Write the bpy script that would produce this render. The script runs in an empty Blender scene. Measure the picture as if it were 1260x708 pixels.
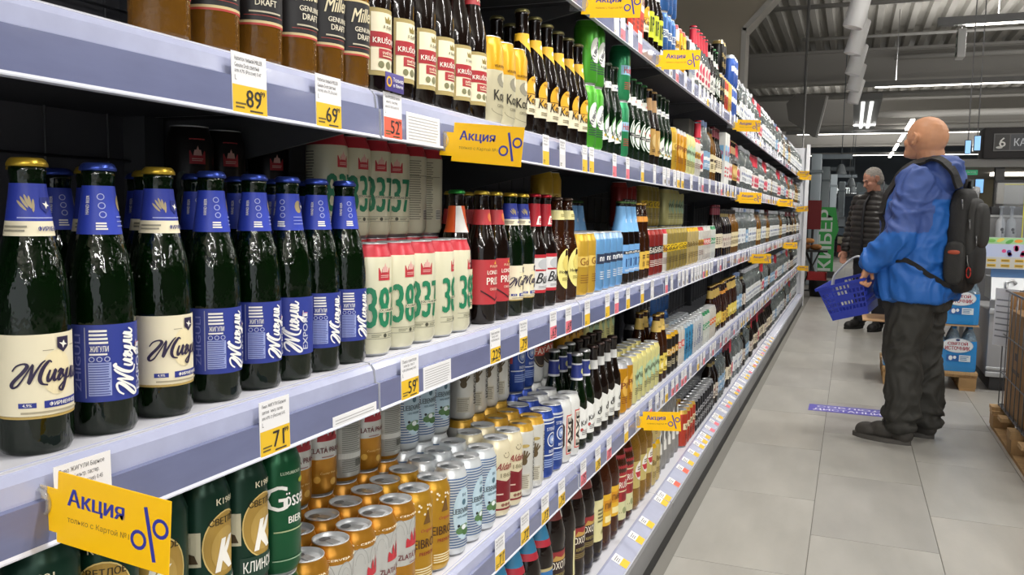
import bpy, bmesh, math, random
from mathutils import Vector, Matrix, noise
PI = math.pi
RNG = random.Random(7)
scene = bpy.context.scene
COL = scene.collection

# ---------------------------------------------------------------- camera
# aisle runs along +Y, shelves stand at negative X, floor is Z = 0
def _n(v):
    return v.normalized()
FPX, CAMZ = 1040.0, 1.2
_yd = _n(Vector(((1048-630)/FPX, (354-268)/FPX, 1.0)))
_hz = Vector(((0-630)/FPX, (354-(268-.0167*1048))/FPX, 1.0))
_zd = _n(_yd.cross(_hz))
if _zd.y < 0: _zd = -_zd
_xd = _n(_yd.cross(_zd))
if _xd.x < 0: _xd = -_xd
cam_data = bpy.data.cameras.new('camera')
cam_data.sensor_width = 36.0
cam_data.lens = FPX/1260*36.0
cam_data.clip_start = .02
cam = bpy.data.objects.new('camera', cam_data)
COL.objects.link(cam)
_m = Matrix(((_xd.x, _xd.y, -_xd.z, 0), (_yd.x, _yd.y, -_yd.z, 0), (_zd.x, _zd.y, -_zd.z, CAMZ), (0, 0, 0, 1)))
cam.matrix_world = _m
scene.camera = cam

# ---------------------------------------------------------------- world, exposure
world = bpy.data.worlds.new('store_ambient')
scene.world = world
world.use_nodes = True
bg = world.node_tree.nodes['Background']
bg.inputs[0].default_value = (.92, .96, 1.0, 1)
bg.inputs[1].default_value = 1.25
scene.view_settings.view_transform = 'Standard'
scene.view_settings.look = 'None'
scene.view_settings.gamma = 1.0
scene.view_settings.use_curve_mapping = False
scene.view_settings.exposure = -.1

# ---------------------------------------------------------------- large area lights: the LED battens of the hall, with fill added for the deck
def area_light(name, loc, sx, sy, power, rot=(0, 0, 0), color=(1, .98, .95), spread=PI):
    l = bpy.data.lights.new(name, 'AREA')
    l.shape = 'RECTANGLE'; l.size = sx; l.size_y = sy; l.energy = power; l.color = color; l.spread = spread
    o = bpy.data.objects.new(name, l)
    o.location = loc; o.rotation_euler = rot
    COL.objects.link(o)
    return o
# (x from, x to, y) of each batten under the deck at z 3.3
BATTENS = [(-1.0, 6.0, -7.5), (-1.0, 6.0, -3.2), (.3, 6.0, 1.2), (.3, 6.0, 5.8), (1.05, 6.5, 10.5), (.25, 8.0, 15.0), (-1.4, 9.0, 23.1), (-2.0, 9.0, 31.0)]  # the first is added far behind the camera to brighten the promotion cards
BATTEN_W = [330, 310, 115, 95, 75, 110, 130, 150]
for (xa, xb, yy), pw in zip(BATTENS, BATTEN_W):
    area_light('batten_light', ((xa+xb)/2, yy, 3.285), xb-xa, .06, pw)
    area_light('deck_fill_light', ((xa+xb)/2, yy, 3.40), xb-xa, .08, pw*1.1, (PI, 0, 0))  # upward fill added above each batten to brighten the dark deck
# track spotlights over the aisle, aimed at the shelves
SPOT_Y = [1.2, 2.35, 3.5, 4.7, 5.9, 7.02, 8.15, 9.3, 10.45, 11.6]

# ---------------------------------------------------------------- materials
MATS = {}
def lin(h):
    h = h.lstrip('#')
    o = []
    for i in (0, 2, 4):
        c = int(h[i:i+2], 16)/255
        o.append(c/12.92 if c <= .04045 else ((c+.055)/1.055)**2.4)
    return (*o, 1)
def M(col, rough=.5, metal=0.0, trans=0.0, emit=0.0, bump=0.0, bscale=200.0, coat=0.0, var=0.0, vscale=4.0, stretch=(1, 1, 1), alpha=1.0, spec=.5):
    key = (col, rough, metal, trans, emit, bump, bscale, coat, var, vscale, stretch, alpha, spec)
    if key in MATS: return MATS[key]
    m = bpy.data.materials.new('mat_'+col.strip('#')+'_%d' % len(MATS))
    m.use_nodes = True
    nt = m.node_tree
    b = nt.nodes['Principled BSDF']
    c = lin(col)
    b.inputs['Base Color'].default_value = c
    b.inputs['Roughness'].default_value = rough
    b.inputs['Metallic'].default_value = metal
    b.inputs['Transmission Weight'].default_value = trans
    b.inputs['Coat Weight'].default_value = coat
    b.inputs['Coat Roughness'].default_value = .08
    b.inputs['Alpha'].default_value = alpha
    b.inputs['Specular IOR Level'].default_value = spec
    if emit:
        b.inputs['Emission Color'].default_value = c
        b.inputs['Emission Strength'].default_value = emit
    if bump or var:
        tc = nt.nodes.new('ShaderNodeTexCoord')
        mp = nt.nodes.new('ShaderNodeMapping')
        mp.inputs['Scale'].default_value = stretch
        nt.links.new(tc.outputs['Object'], mp.inputs[0])
    if bump:
        n = nt.nodes.new('ShaderNodeTexNoise'); n.inputs['Scale'].default_value = bscale; n.inputs['Detail'].default_value = 3
        bp = nt.nodes.new('ShaderNodeBump'); bp.inputs['Strength'].default_value = bump; bp.inputs['Distance'].default_value = .01
        nt.links.new(mp.outputs[0], n.inputs['Vector'])
        nt.links.new(n.outputs['Fac'], bp.inputs['Height'])
        nt.links.new(bp.outputs[0], b.inputs['Normal'])
    if var:
        n = nt.nodes.new('ShaderNodeTexNoise'); n.inputs['Scale'].default_value = vscale; n.inputs['Detail'].default_value = 6
        nt.links.new(mp.outputs[0], n.inputs['Vector'])
        r = nt.nodes.new('ShaderNodeValToRGB')
        r.color_ramp.elements[0].position = .3; r.color_ramp.elements[1].position = .7
        r.color_ramp.elements[0].color = tuple(max(0, x*(1-var)) for x in c[:3])+(1,)
        r.color_ramp.elements[1].color = tuple(min(1, x*(1+var)) for x in c[:3])+(1,)
        nt.links.new(n.outputs['Fac'], r.inputs[0])
        nt.links.new(r.outputs[0], b.inputs['Base Color'])
    MATS[key] = m
    return m

# ---------------------------------------------------------------- mesh collecting
class MB:
    def __init__(s):
        s.v = []; s.f = []; s.mi = []; s.mats = []; s.sm = []
    def slot(s, m):
        if m not in s.mats: s.mats.append(m)
        return s.mats.index(m)
    def add(s, v, f, m, smooth=False):
        o = len(s.v); k = s.slot(m)
        s.v.extend(tuple(p) for p in v)
        for q in f:
            s.f.append(tuple(i+o for i in q)); s.mi.append(k); s.sm.append(smooth)
        return s
    def merge(s, b, T=None):
        o = len(s.v)
        s.v.extend(tuple(T @ Vector(p)) if T else p for p in b.v)
        ks = [s.slot(m) for m in b.mats]
        for q, k, sm in zip(b.f, b.mi, b.sm):
            s.f.append(tuple(i+o for i in q)); s.mi.append(ks[k]); s.sm.append(sm)
        return s
    def box(s, x0, x1, y0, y1, z0, z1, m, bev=0.0):
        if bev:
            bm = bmesh.new()
            bmesh.ops.create_cube(bm, size=1)
            for v in bm.verts:
                v.co = Vector((x0+(v.co.x+.5)*(x1-x0), y0+(v.co.y+.5)*(y1-y0), z0+(v.co.z+.5)*(z1-z0)))
            bmesh.ops.bevel(bm, geom=bm.edges[:], offset=bev, segments=2, profile=.6, affect='EDGES')
            return s.bm(bm, m, True)
        v = [(x, y, z) for x in (x0, x1) for y in (y0, y1) for z in (z0, z1)]
        f = [(0, 1, 3, 2), (4, 6, 7, 5), (0, 4, 5, 1), (2, 3, 7, 6), (0, 2, 6, 4), (1, 5, 7, 3)]
        return s.add(v, f, m)
    def bm(s, bm, m, smooth=False):
        bm.verts.index_update()
        s.add([v.co[:] for v in bm.verts], [tuple(v.index for v in f.verts) for f in bm.faces], m, smooth)
        bm.free()
        return s
    def lathe(s, prof, m, seg=24, matfn=None, T=None, flute=None):
        """prof: list of (r, z); matfn(zmid, rmid) -> material"""
        v = []; rings = []
        for i, (r, z) in enumerate(prof):
            if r < 1e-6:
                rings.append([len(v)]); v.append((0, 0, z))
            else:
                rr = []
                for k in range(seg):
                    a = 2*PI*k/seg
                    q = r
                    if flute and flute[0] <= i <= flute[1]: q = r*(1+flute[2]*(1 if k % 2 else -1))
                    rr.append(len(v)); v.append((q*math.cos(a), q*math.sin(a), z))
                rings.append(rr)
        if T: v = [tuple(T @ Vector(p)) for p in v]
        o = len(s.v); s.v.extend(v)
        for i in range(len(prof)-1):
            a, b = rings[i], rings[i+1]
            mm = matfn((prof[i][1]+prof[i+1][1])/2, (prof[i][0]+prof[i+1][0])/2) if matfn else m
            k = s.slot(mm)
            for j in range(seg):
                j2 = (j+1) % seg
                if len(a) == 1 and len(b) == 1: continue
                if len(a) == 1: q = (a[0], b[j2], b[j])
                elif len(b) == 1: q = (a[j], a[j2], b[0])
                else: q = (a[j], a[j2], b[j2], b[j])
                s.f.append(tuple(o+t for t in q)); s.mi.append(k); s.sm.append(True)
        return s
    def tube(s, pts, r, m, seg=8, closed=False):
        pts = [Vector(p) for p in pts]
        n = len(pts); rings = []
        rad = r if isinstance(r, (list, tuple)) else [r]*n
        v = []
        up = Vector((0, 0, 1))
        for i in range(n):
            a = pts[i-1] if (i or closed) else pts[i]
            b = pts[(i+1) % n] if (i < n-1 or closed) else pts[i]
            d = (b-a).normalized()
            x = d.cross(up)
            if x.length < .05: x = d.cross(Vector((1, 0, 0)))
            x.normalize(); y = x.cross(d)
            for k in range(seg):
                t = 2*PI*k/seg
                v.append(tuple(pts[i]+(x*math.cos(t)+y*math.sin(t))*rad[i]))
        f = []
        for i in range(n if closed else n-1):
            for k in range(seg):
                k2 = (k+1) % seg; i2 = (i+1) % n
                f.append((i*seg+k, i*seg+k2, i2*seg+k2, i2*seg+k))
        if not closed:
            f.append(tuple(range(seg))[::-1]); f.append(tuple((n-1)*seg+k for k in range(seg)))
        return s.add(v, f, m, True)
    def extrude(s, prof, y0, y1, m, matfn=None):
        """open profile of (x, z) swept along Y"""
        n = len(prof)
        for i in range(n-1):
            (xa, za), (xb, zb) = prof[i], prof[i+1]
            s.add([(xa, y0, za), (xb, y0, zb), (xb, y1, zb), (xa, y1, za)], [(0, 1, 2, 3)], matfn(i) if matfn else m)
        return s
    def mesh(s, name):
        me = bpy.data.meshes.new(name)
        me.from_pydata(s.v, [], s.f)
        for m in s.mats: me.materials.append(m)
        me.polygons.foreach_set('material_index', s.mi)
        me.polygons.foreach_set('use_smooth', s.sm)
        me.update()
        return me
    def build(s, name, parent=None, loc=None, rz=0):
        return link(name, s.mesh(name), parent, loc, rz)

def link(name, me, parent=None, loc=None, rz=0):
    o = bpy.data.objects.new(name, me)
    COL.objects.link(o)
    if parent: o.parent = parent
    if loc is not None: o.location = loc
    if rz: o.rotation_euler = (0, 0, rz)
    return o
def tag(o, label, cat, group=None):
    o['label'] = label; o['category'] = cat
    if group: o['group'] = group
    return o
def thing(name, label, cat, loc=(0, 0, 0), rz=0, group=None):
    return tag(link(name, None, None, loc, rz), label, cat, group)
def struct(o):
    o['kind'] = 'structure'
    return o
_ones = 'zeroth first second third fourth fifth sixth seventh eighth ninth tenth eleventh twelfth thirteenth fourteenth fifteenth sixteenth seventeenth eighteenth nineteenth'.split()
_tens = 'x x twenty thirty forty fifty sixty seventy eighty ninety'.split()
_tenth = 'x x twentieth thirtieth fortieth fiftieth sixtieth seventieth eightieth ninetieth'.split()
def ordw(n):
    if n < 20: return _ones[n]
    if n < 100: return _tenth[n//10] if n % 10 == 0 else _tens[n//10]+'-'+_ones[n % 10]
    return 'hundred and '+ordw(n-100) if n > 100 else 'hundredth'

# ---------------------------------------------------------------- flat shapes (u to the right, v up) for print and lettering
_txt = {}
def text2d(s, off=0.0):
    if (s, off) in _txt: return _txt[(s, off)]
    cu = bpy.data.curves.new('lettering', 'FONT')
    cu.body = s; cu.size = 1; cu.resolution_u = 2; cu.offset = 0; cu.fill_mode = 'FRONT'
    ob = bpy.data.objects.new('lettering', cu)
    me = bpy.data.meshes.new_from_object(ob)
    V = [(v.co.x, v.co.y) for v in me.vertices]; Fs = [tuple(p.vertices) for p in me.polygons]
    bpy.data.objects.remove(ob); bpy.data.curves.remove(cu); bpy.data.meshes.remove(me)
    if not V: V = [(0, 0)]
    xs = [p[0] for p in V]; ys = [p[1] for p in V]
    _txt[(s, off)] = (V, Fs, min(xs), max(xs), min(ys), max(ys))
    return _txt[(s, off)]
def T(s, cu, cv, h, col, w=None, rot=0, shear=0, off=.02, layer=3, align='c', **k):
    """lettering of cap height h centred on (cu, cv), fitted to width w"""
    V, Fs, x0, x1, y0, y1 = text2d(s, off)
    sy = h/max(.05, y1-y0); sx = w/max(.05, x1-x0) if w else sy
    c, sn = math.cos(rot), math.sin(rot)
    o = []; F2 = []
    for dx in ((0,) if not off else (-off*.7*sx, off*.7*sx)):     # heavier weight: the same letters struck twice, a hair apart
        n0 = len(o)
        for x, y in V:
            a = ((x-(x0+x1)/2)*sx if align == 'c' else (x-x0)*sx)+dx
            b = (y-(y0+y1)/2)*sy
            a += shear*b
            o.append((cu+a*c-b*sn, cv+a*sn+b*c, .35 if n0 else 0.0))
        F2 += [tuple(i+n0 for i in q) for q in Fs]
    return (o, F2, M(col, **k), layer)
def RC(u0, v0, u1, v1, col, layer=1, **k):
    return ([(u0, v0), (u1, v0), (u1, v1), (u0, v1)], [(0, 1, 2, 3)], M(col, **k), layer)
def PG(pts, col, layer=1, **k):
    return (list(pts), [tuple(range(len(pts)))], M(col, **k), layer)
def EL(cu, cv, ru, rv, col, layer=1, n=24, rot=0, **k):
    c, s = math.cos(rot), math.sin(rot)
    p = []
    for i in range(n):
        a = 2*PI*i/n; x = ru*math.cos(a); y = rv*math.sin(a)
        p.append((cu+x*c-y*s, cv+x*s+y*c))
    return PG(p, col, layer, **k)
def RING(cu, cv, ru, rv, t, col, layer=2, n=28, a0=0, a1=2*PI, **k):
    V = []; Fs = []
    for i in range(n+1):
        a = a0+(a1-a0)*i/n
        V.append((cu+ru*math.cos(a), cv+rv*math.sin(a))); V.append((cu+(ru-t)*math.cos(a), cv+(rv-t)*math.sin(a)))
    for i in range(n): Fs.append((2*i, 2*i+2, 2*i+3, 2*i+1))
    return (V, Fs, M(col, **k), layer)
def STAR(cu, cv, r, col, layer=3, n=5, **k):
    p = []
    for i in range(2*n):
        a = PI/2+PI*i/n; q = r if i % 2 == 0 else r*.42
        p.append((cu+q*math.cos(a), cv+q*math.sin(a)))
    o = [(cu, cv)]+p
    return (o, [(0, i+1, (i+1) % (2*n)+1) for i in range(2*n)], M(col, **k), layer)
def smoothpath(p, n=5):
    o = []
    for i in range(len(p)-1):
        a = p[max(0, i-1)]; b = p[i]; c = p[i+1]; d = p[min(len(p)-1, i+2)]
        for k in range(n):
            t = k/n
            o.append(tuple(.5*((2*b[j])+(-a[j]+c[j])*t+(2*a[j]-5*b[j]+4*c[j]-d[j])*t*t+(-a[j]+3*b[j]-3*c[j]+d[j])*t**3) for j in (0, 1)))
    o.append(p[-1])
    return o
def RIB(p, w, col, layer=3, taper=True, **k):
    V = []; Fs = []
    n = len(p)
    for i, q in enumerate(p):
        a = p[max(0, i-1)]; b = p[min(n-1, i+1)]
        dx, dy = b[0]-a[0], b[1]-a[1]; L = math.hypot(dx, dy) or 1
        t = i/(n-1); ww = w*(.55+.45*math.sin(PI*min(1, max(0, t)))) if taper else w
        if taper: ww *= .75+.5*max(0, -dy/L)
        V.append((q[0]-dy/L*ww/2, q[1]+dx/L*ww/2)); V.append((q[0]+dy/L*ww/2, q[1]-dx/L*ww/2))
    for i in range(n-1): Fs.append((2*i+1, 2*i+3, 2*i+2, 2*i))
    return (V, Fs, M(col, **k), layer)
SCRIPT = [
 [(-.05, .72), (.2, 1.0), (.6, 1.12), (.78, .98), (.5, .62), (.1, .25), (-.12, -.02), (-.02, -.18), (.25, -.05), (.6, .4), (1.08, 1.1)],
 [(1.08, 1.05), (.97, .55), (.85, .03), (1.15, .55), (1.5, 1.05), (1.75, 1.25)],
 [(2.1, 1.1), (1.95, 1.2), (1.6, .8), (1.42, .3), (1.52, .0), (1.85, -.1)],
 [(2.0, .7), (1.85, .3), (1.9, .08), (2.1, .3), (2.32, .7), (2.2, .3), (2.25, .08), (2.4, .2)],
 [(2.45, .5), (2.62, .68), (2.7, .55), (2.5, .25), (2.55, .08), (2.78, .25)],
 [(2.85, .65), (2.8, .35), (2.95, .25), (3.18, .65), (3.0, .1), (2.72, -.48), (2.52, -.35), (2.85, -.05), (3.3, .2)],
 [(3.25, .1), (3.42, .35), (3.58, .7), (3.52, .15), (3.68, .12)],
 [(3.85, .68), (3.75, .25), (3.85, .1), (4.1, .68), (4.03, .2), (4.2, .1), (4.4, .35)]]
def SCR(cu, cv, w, col, rot=0, lw=.1, layer=3, strokes=SCRIPT, **k):
    sc = w/4.4; c, s = math.cos(rot), math.sin(rot)
    V = []; Fs = []; mm = None
    for st in strokes:
        p = [((x-2.2)*sc, (y-.35)*sc*1.15) for x, y in smoothpath(st)]
        p = [(cu+x*c-y*s, cv+x*s+y*c) for x, y in p]
        a, f, mm, _ = RIB(p, lw*sc*1.5, col, **k)
        o = len(V); V += a; Fs += [tuple(i+o for i in q) for q in f]
    return (V, Fs, mm, layer)
BIRD = [(-1, .5), (-.3, .35), (.1, .9), (.35, .25), (1, -.1), (.2, -.2), (-.1, -.8), (-.35, -.1)]
def SHIELD(cu, cv, w, h, col, bird='#f0eee4', layer=2):
    p = [(-1, 1), (1, 1), (1, -.3), (0, -1), (-1, -.3)]
    a = PG([(cu+x*w/2, cv+y*h/2) for x, y in p], col, layer)
    b = ([(cu, cv)]+[(cu+x*w*.36, cv+y*h*.3) for x, y in BIRD], [(0, i+1, (i+1) % 8+1) for i in range(8)], M(bird), layer+1)
    return [a, b]
def LINES(u0, u1, v0, v1, n, col, layer=3, rag=.25, seed=1, t=.5):
    r = random.Random(seed); V = []; Fs = []
    dv = (v1-v0)/n
    for i in range(n):
        b = v1-dv*(i+1)+dv*(1-t)/2; e = u1-(u1-u0)*rag*r.random()
        o = len(V); V += [(u0, b), (e, b), (e, b+dv*t), (u0, b+dv*t)]; Fs.append((o, o+1, o+2, o+3))
    return (V, Fs, M(col), layer)

def _cut(V, Fs, step):
    us = [p[0] for p in V]
    if max(us)-min(us) < step*1.2: return V, Fs
    bm = bmesh.new()
    vs = [bm.verts.new((p[0], p[1], p[2] if len(p) > 2 else 0)) for p in V]
    for q in Fs:
        try: bm.faces.new([vs[i] for i in q])
        except ValueError: pass
    k = math.floor(min(us)/step)+1
    while k*step < max(us):
        bmesh.ops.bisect_plane(bm, geom=bm.verts[:]+bm.edges[:]+bm.faces[:], dist=1e-7, plane_co=(k*step, 0, 0), plane_no=(1, 0, 0))
        k += 1
    bm.verts.index_update()
    V2 = [(v.co.x, v.co.y, v.co.z) for v in bm.verts]; F2 = [tuple(v.index for v in f.verts) for f in bm.faces]
    bm.free()
    return V2, F2
def wrap(shapes, rfn, eps=.00035, step_deg=9, base=0.0):
    """print bent onto a round body; u = 0 faces the aisle (+X)"""
    b = MB()
    for V, Fs, m, layer in shapes:
        r0 = rfn(sum(p[1] for p in V)/len(V))
        V, Fs = _cut(V, Fs, r0*math.radians(step_deg))
        P = []
        for p in V:
            u, v = p[0], p[1]
            r = rfn(v)+base+eps*(layer+(p[2] if len(p) > 2 else 0)); a = u/r0
            P.append((r*math.cos(a), r*math.sin(a), v))
        b.add(P, Fs, m, False)
    return b
def flat(shapes, eps=.0004, axis='x'):
    """print on a flat card; 'x': faces +X with u along +Y; 'y': faces -Y with u along +X"""
    b = MB()
    for V, Fs, m, layer in shapes:
        E = [eps*(layer+(p[2] if len(p) > 2 else 0)) for p in V]
        b.add([(e, p[0], p[1]) if axis == 'x' else (p[0], -e, p[1]) for e, p in zip(E, V)], Fs, m)
    return b

# ================================================================ THE SETTING
# ---- floor with single tiles (0.44 x 0.83 m, half-bond)
fl = MB()
fl.box(-9, 12, -12, 40, -.12, -.004, M('#77756f', .8))
# beyond the tiles one can pick apart the sheet carries the finish
floor = struct(fl.build('floor'))
TILE_MATS = [M(c, .32, var=.13, vscale=2.2, stretch=(2.6, .8, 1), bump=.02, bscale=40, spec=.4) for c in ('#a3a19b', '#9f9d98', '#a6a39c', '#a09d99')]
TW, TL = .44, .83
tile_meshes = []
for tm in TILE_MATS:
    b = MB(); b.box(.0015, TW-.0015, .0015, TL-.0015, -.02, 0, tm); tile_meshes.append(b.mesh('tile'))
nt_ = 0
far_tiles = MB()
for i in range(-4, 9):
    x = -.087+i*TW
    off = 4.143 if i % 2 == 0 else 3.728
    for k in range(-7, 26):
        y = off+k*TL-TL
        if x < -.75: continue
        if nt_ < 300 and -.6 < y < 12 and x < 2.0:
            t = link('tile', tile_meshes[RNG.randrange(4)], floor, (x, y, 0)); nt_ += 1
        else:
            far_tiles.box(x+.0015, x+TW-.0015, y+.0015, y+TL-.0015, -.02, 0, TILE_MATS[(i*7+k*3) % 4])
for i in range(9, 28):
    far_tiles.box(-.087+i*TW+.0015, -.087+(i+1)*TW-.0015, -12, 40, -.02, 0, TILE_MATS[i % 4])
far_tiles.box(-9, -1.41, -12, 40, -.02, 0, TILE_MATS[0])
far_tiles.box(-1.41, 4, -12, -1.2, -.02, 0, TILE_MATS[1])
far_tiles.box(-1.41, 4, 24.8, 40, -.02, 0, TILE_MATS[1])
ft = far_tiles.build('tile_field', floor); ft['kind'] = 'stuff'

# ---- walls
w = MB(); w.box(-9, 12, 39.6, 39.8, 0, 5.2, M('#6f7985', .8)); struct(w.build('wall_back'))
w = MB(); w.box(11.8, 12, -12, 39.6, 0, 5.2, M('#6c6a66', .8)); struct(w.build('wall_right'))
w = MB(); w.box(-9, -8.8, -12, 39.6, 0, 5.2, M('#6d675c', .8)); struct(w.build('wall_left'))

# ---- corrugated metal deck; ribs run along the aisle
deckm = M('#a5a29b', .6, spec=.3); deckb = M('#94918b', .6, spec=.3)
d = MB()
x = -9.0; prof = []
while x < 12:
    prof += [(x, 4.62), (x+.10, 4.62), (x+.13, 4.52), (x+.23, 4.52)]
    x += .26
d.extrude(prof, -12, 40, deckm, matfn=lambda i: deckm if i % 4 != 2 else deckb)
d.box(-9, 12, -12, 40, 4.63, 4.7, deckb)
struct(d.build('ceiling'))
# ---- deep cross beams under the deck
beamm = M('#a8a5a0', .7)
for i, (yy, z0, z1) in enumerate([(18.4, 3.86, 4.52), (25.2, 3.72, 4.52), (32.5, 3.7, 4.52), (3.0, 3.9, 4.52), (10.7, 4.35, 4.52)]):
    b = MB()
    b.box(-9, 12, yy, yy+.10, z0+.05, z1, beamm)
    b.box(-9, 12, yy-.12, yy+.22, z0, z0+.05, M('#b0ada8', .6))
    b.box(-9, 12, yy-.08, yy+.18, z1-.05, z1, beamm)
    o = struct(b.build('trim_%d' % (i+1)))
# purlins and pipes across the hall
pipem = M('#b4b2ae', .5)
for i, (yy, z, r, xa, xb) in enumerate([(13.9, 4.38, .035, -1.4, 9), (16.6, 4.42, .03, -1.0, 9), (17.9, 4.25, .05, .6, 9), (19.6, 3.78, .07, -6, 9), (24.4, 3.9, .09, .4, 9), (24.9, 3.62, .06, -2, 9)]):
    b = MB(); b.tube([(xa, yy, z), (xb, yy, z)], r, pipem, 10)
    struct(b.build('trim_%d' % (i+6)))
# ---- taupe plasterboard bulkhead with a chamfered, pale-edged corner above the shelves
tp = M('#b8ae9b', .85)
b = MB()
poly = [(-8.8, 2.2), (-1.19, 2.2), (-1.19, 3.2), (-.75, 3.68), (-.75, 4.52), (-8.8, 4.52)]
n = len(poly)
v = [(px, 9.5, pz) for px, pz in poly]+[(px, 9.75, pz) for px, pz in poly]
b.add(v, [tuple(range(n)), tuple(range(2*n-1, n-1, -1))]+[(i, i+n, (i+1) % n+n, (i+1) % n) for i in range(n)], tp)
bulk = struct(b.build('wall_bulkhead'))
b = MB()
pe = M('#d0ccc4', .7)
for (xa, za), (xb, zb) in (((-1.19, 2.2), (-1.19, 3.2)), ((-1.19, 3.2), (-.75, 3.68)), ((-.75, 3.68), (-.75, 4.52))):
    dx, dz = xb-xa, zb-za; L = math.hypot(dx, dz); nx, nz = dz/L*.05, -dx/L*.05
    v = [(xa, 9.48, za), (xb, 9.48, zb), (xb+nx, 9.48, zb+nz), (xa+nx, 9.48, za+nz)]
    v += [(p[0], 9.78, p[2]) for p in v]
    b.add(v, [(0, 1, 2, 3), (7, 6, 5, 4), (0, 4, 5, 1), (1, 5, 6, 2), (2, 6, 7, 3), (3, 7, 4, 0)], pe)
b.build('edge_trim', bulk)

# ---------------------------------------------------------------- ceiling luminaires
housing = M('#8f8f8f', .5); ledm = M('#fffaf0', .5, emit=9.0)
bat_names = ['added unseen behind the camera as fill light', 'behind the camera', 'over the near aisle end', 'over the blue jacket man', 'carrying the exit sign', 'over the second beam bay', 'in front of the far hall', 'at the back of the far hall']
for (xa, xb, yy), nm in zip(BATTENS, bat_names):
    t = thing('led_batten', 'long white LED batten '+nm, 'ceiling light', ((xa+xb)/2, yy, 3.3), 0, 'LED battens across the hall')
    L = (xb-xa)/2
    b = MB(); b.box(-L-.28, L, -.045, .045, .0, .085, housing); b.build('housing', t)
    b = MB(); b.box(-L, L, -.028, .028, -.012, -.001, ledm); b.build('tube', t)
    for q in (-L+.3, 0, L-.3):
        b = MB(); b.tube([(q, 0, .08), (q, 0, 1.2)], .006, housing, 6); b.build('suspension_wire', t)
# LED strips running away along the aisle direction
for nm, xx, ya, yb, z in [('right of the bald man', 1.12, 20.3, 33.5, 3.3)]:
    t = thing('led_strip', 'row of LED strips running away '+nm, 'ceiling light', (xx, (ya+yb)/2, z))
    y = ya-(ya+yb)/2
    while y < (yb-ya)/2:
        b = MB(); b.box(-.04, .04, y, y+2.2, 0, .04, ledm); b.build('tube', t); y += 3.3
t = thing('twin_tube_light', 'grey twin tube luminaire hanging above the grey-haired man', 'ceiling light', (.18, 20.6, 3.48))
b = MB(); b.box(-.26, .26, -2.6, 3.4, .02, .12, M('#8a8b8b', .5)); b.build('housing', t)
for s in (-.08, .08):
    b = MB(); b.box(s-.035, s+.035, -2.2, 3.0, -.01, .02, M('#f3f3ef', .5, emit=1.6)); b.build('tube', t)
# track and spots
t = thing('light_track', 'white lighting track above the aisle carrying cylinder spots', 'track', (-.03, 6.5, 3.05))
b = MB(); b.box(-.02, .02, -6, 5.6, 0, .035, M('#c9c9c7', .4)); b.build('rail', t)
for q in (-5, -2, 1, 4):
    b = MB(); b.tube([(0, q, .03), (0, q, 1.48)], .004, M('#8a8a88', .4), 6); b.build('suspension_wire', t)
spotw = M('#efeeec', .45)
hb = MB(); hb.lathe([(.0, .165), (.062, .165), (.07, .155), (.075, -.14), (.068, -.145), (.064, -.10), (0, -.10)], spotw, 20); hm = hb.mesh('head')
lb = MB(); lb.lathe([(.063, -.101), (.0, -.1015)], M('#fff4e0', .4, emit=4.0), 20); lm = lb.mesh('lens')
ab = MB(); ab.box(.055, .075, -.012, .012, .0, .24, spotw); ab.box(-.005, .075, -.012, .012, .225, .245, spotw); ab.box(-.025, .025, -.05, .05, .24, .28, spotw); am = ab.mesh('yoke')
for i, yy in enumerate(SPOT_Y):
    t = thing('track_spotlight', 'white cylinder spotlight on the ceiling track, %s from the near end' % ordw(i+1), 'spotlight', (-.03, yy, 2.77), 0, 'track spotlights')
    R = Matrix.Rotation(math.radians(14), 4, 'Y')
    for nm, me in (('head', hm), ('lens', lm)):
        o = link(nm, me, t); o.rotation_euler = R.to_euler()
    link('yoke', am, t)
    l = bpy.data.lights.new('spot_light', 'AREA'); l.shape = 'DISK'; l.size = .12; l.energy = 10; l.color = (1, .95, .88); l.spread = math.radians(120)
    o = link('spot_light', l, t, (-.03, 0, -.16)); o.rotation_euler = (0, math.radians(24), 0)

# ---------------------------------------------------------------- shelving bays
SHELF_Z = {'top': 1.755, 'second': 1.37, 'third': .978, 'fourth': .555}
XF, XB = -.632, -1.08
boardm = M('#c6c7cf', .35, spec=.5); undm = M('#8d8d92', .6); backm = M('#606066', .7); postm = M('#57585c', .5, .3)
railtop = M('#a4a9c4', .22, coat=.3, var=.05, vscale=30); railface = M('#6a7093', .25, coat=.4, var=.06, vscale=12, stretch=(1, 1, 4)); railedge = M('#c9ccd8', .3); baseg = M('#7d7e80', .45, .2); kickm = M('#232324', .6)
def rail_mesh(g=.006):
    b = MB()
    # profile from the board edge over the rounded nose to the bottom of the price channel
    pr = [(-.66, .0006), (-.645, .0006), (-.637, -.003), (-.632, -.010), (-.630, -.026), (-.630, -.028), (-.6235, -.0285), (-.6225, -.0655), (-.6205, -.068), (-.6205, -.0695), (-.632, -.0695), (-.634, -.03)]
    ms = [boardm, railtop, railtop, railtop, railtop, railface, railface, railedge, railedge, railedge, undm]
    b.extrude(pr, g/2, 1-g/2, railface, matfn=lambda i: ms[i])
    for y in (g/2, 1-g/2):
        b.add([(x, y, z) for x, z in pr], [tuple(range(len(pr)))], railedge)
    return b.mesh('price_rail')
railM = rail_mesh()
b = MB(); b.box(XB, -.64, .002, .998, -.03, 0, boardm)
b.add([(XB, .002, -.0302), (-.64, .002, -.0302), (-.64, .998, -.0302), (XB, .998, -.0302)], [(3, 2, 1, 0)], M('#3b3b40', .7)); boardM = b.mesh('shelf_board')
b = MB(); b.box(XB-.02, XB, 0, 1, .0, 2.12, backm); backM = b.mesh('back_panel')
b = MB()
for k in range(9): b.tube([(XB+.012, .06+.11*k, .3), (XB+.012, .06+.11*k, 2.1)], .0022, postm, 5)
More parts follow.
